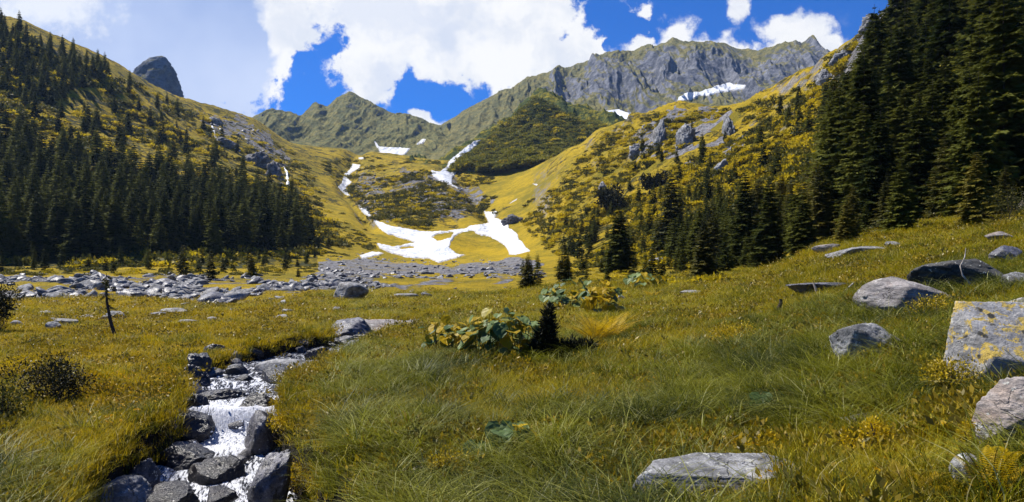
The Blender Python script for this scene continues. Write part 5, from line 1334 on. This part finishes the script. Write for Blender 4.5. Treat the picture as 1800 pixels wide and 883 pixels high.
outcrop('small grey crag on the upper left ridge above the waterfall', 376, 214, 30, 12, 815)
def falls(label, line, w0, w1):
    V, n_ = [], 60; L = np.array(line, float); t = np.linspace(0, len(L) - 1, n_); X = np.interp(t, range(len(L)), L[:, 0]); Y = np.interp(t, range(len(L)), L[:, 1]); r_ = np.random.default_rng(len(line))
    jx = np.cumsum(r_.normal(0, .5, n_)); jx -= np.linspace(jx[0], jx[-1], n_)
    for i in range(n_):
        hw = np.interp(t[i], [0, len(L) - 1], [w0, w1]) * r_.uniform(.5, 1.3)
        for s_ in (-1, -.3, .3, 1):
            h = main.hit(X[i] + jx[i] + s_ * hw, Y[i]); V.append(h + np.array([0, -1.0, (.9 if abs(s_) < 1 else -.1)]))
    Q = [(i * 4 + k, i * 4 + k + 1, i * 4 + k + 5, i * 4 + k + 4) for i in range(n_ - 1) for k in range(3)]
    m_, n, out = material('falling white water'); princ(n, out, (.72, .74, .78, 1), .5)
    tag(obj('waterfall', mesh('waterfall', np.array(V), np.array(Q), m_)), label, 'waterfall')
falls('thin white waterfall threading the rocks high on the left slope', [(374, 224), (378, 238), (384, 250), (392, 254)], 1.5, 2.2)
falls('lower white water strand running right across the rocks on the left slope', [(392, 252), (404, 258), (416, 264), (424, 268)], 1.2, 1.5)
falls('short white waterfall dropping beside the dark bluff on the left slope', [(500, 296), (505, 306), (508, 318), (507, 328)], 1.6, 3.0)

# ------------------------------------------------------------------ flowers
def flowers():
    fr = np.random.default_rng(8); C, _ = [], 0; pts = []
    for k in range(700):
        r0 = fr.random()
        p = (fr.uniform(150, 420), fr.uniform(640, 760)) if r0 < .45 else (fr.uniform(-20, 620), fr.uniform(550, 700)) if r0 < .75 else (fr.uniform(900, 1780), fr.uniform(600, 883))
        h = main.hit(*p)
        d, zw, hw = stream_near(np.array([h[0]]), np.array([h[1]]))
        if d[0] < hw[0] + .1: continue
        pts.append(h + np.array([0, 0, fr.uniform(.06, .15)]))
    fm = clump(900, 9, .5, .9, .8, 0, 2)
    scatter('yellow_flowers', pts, fr.uniform(-.3, .3, (len(pts), 3)), np.repeat(fr.uniform(.010, .022, (len(pts), 1)), 3, 1), np.zeros(len(pts)), [vmesh('flower', fm, M_FLOW)], 'tiny yellow flowers dotting the golden meadow', 'flowers')
flowers()

# ------------------------------------------------------------------ air
HAZE = .00006
def haze():
    x0, x1, y0, y1, z0, z1 = -1500, 1500, -20, 1680, -6.0, 520
    V = [(x, y, z) for z in (z0, z1) for y in (y0, y1) for x in (x0, x1)]
    Q = [(0, 2, 3, 1), (4, 5, 7, 6), (0, 1, 5, 4), (2, 6, 7, 3), (0, 4, 6, 2), (1, 3, 7, 5)]
    m_ = bpy.data.materials.new('mountain air'); m_.use_nodes = True; n = NT(m_.node_tree); out = n.n('ShaderNodeOutputMaterial')
    v = n.n('ShaderNodeVolumePrincipled', {'Color': (.45, .66, 1, 1), 'Density': HAZE, 'Anisotropy': .2}); n.t.links.new(v.outputs[0], out.inputs['Volume'])
    tag(obj('haze', mesh('haze', np.array(V), np.array(Q), m_, False)), 'thin blue mountain air filling the valley', 'haze', kind='stuff')
haze()

SKIP = []
for o in COL.objects:
    c_ = o.get('category')
    if c_ in ('bush', 'juniper', 'fern', 'leafy plant', 'boulder') and o.location.y < 40:
        SKIP.append((o.location.x, o.location.y, {'fern': .16, 'leafy plant': .25, 'boulder': max(o.scale[0], .1) * .75}.get(c_, .45 if o.location.y > 9 else .3)))
SKIP = np.array(SKIP)
grass()
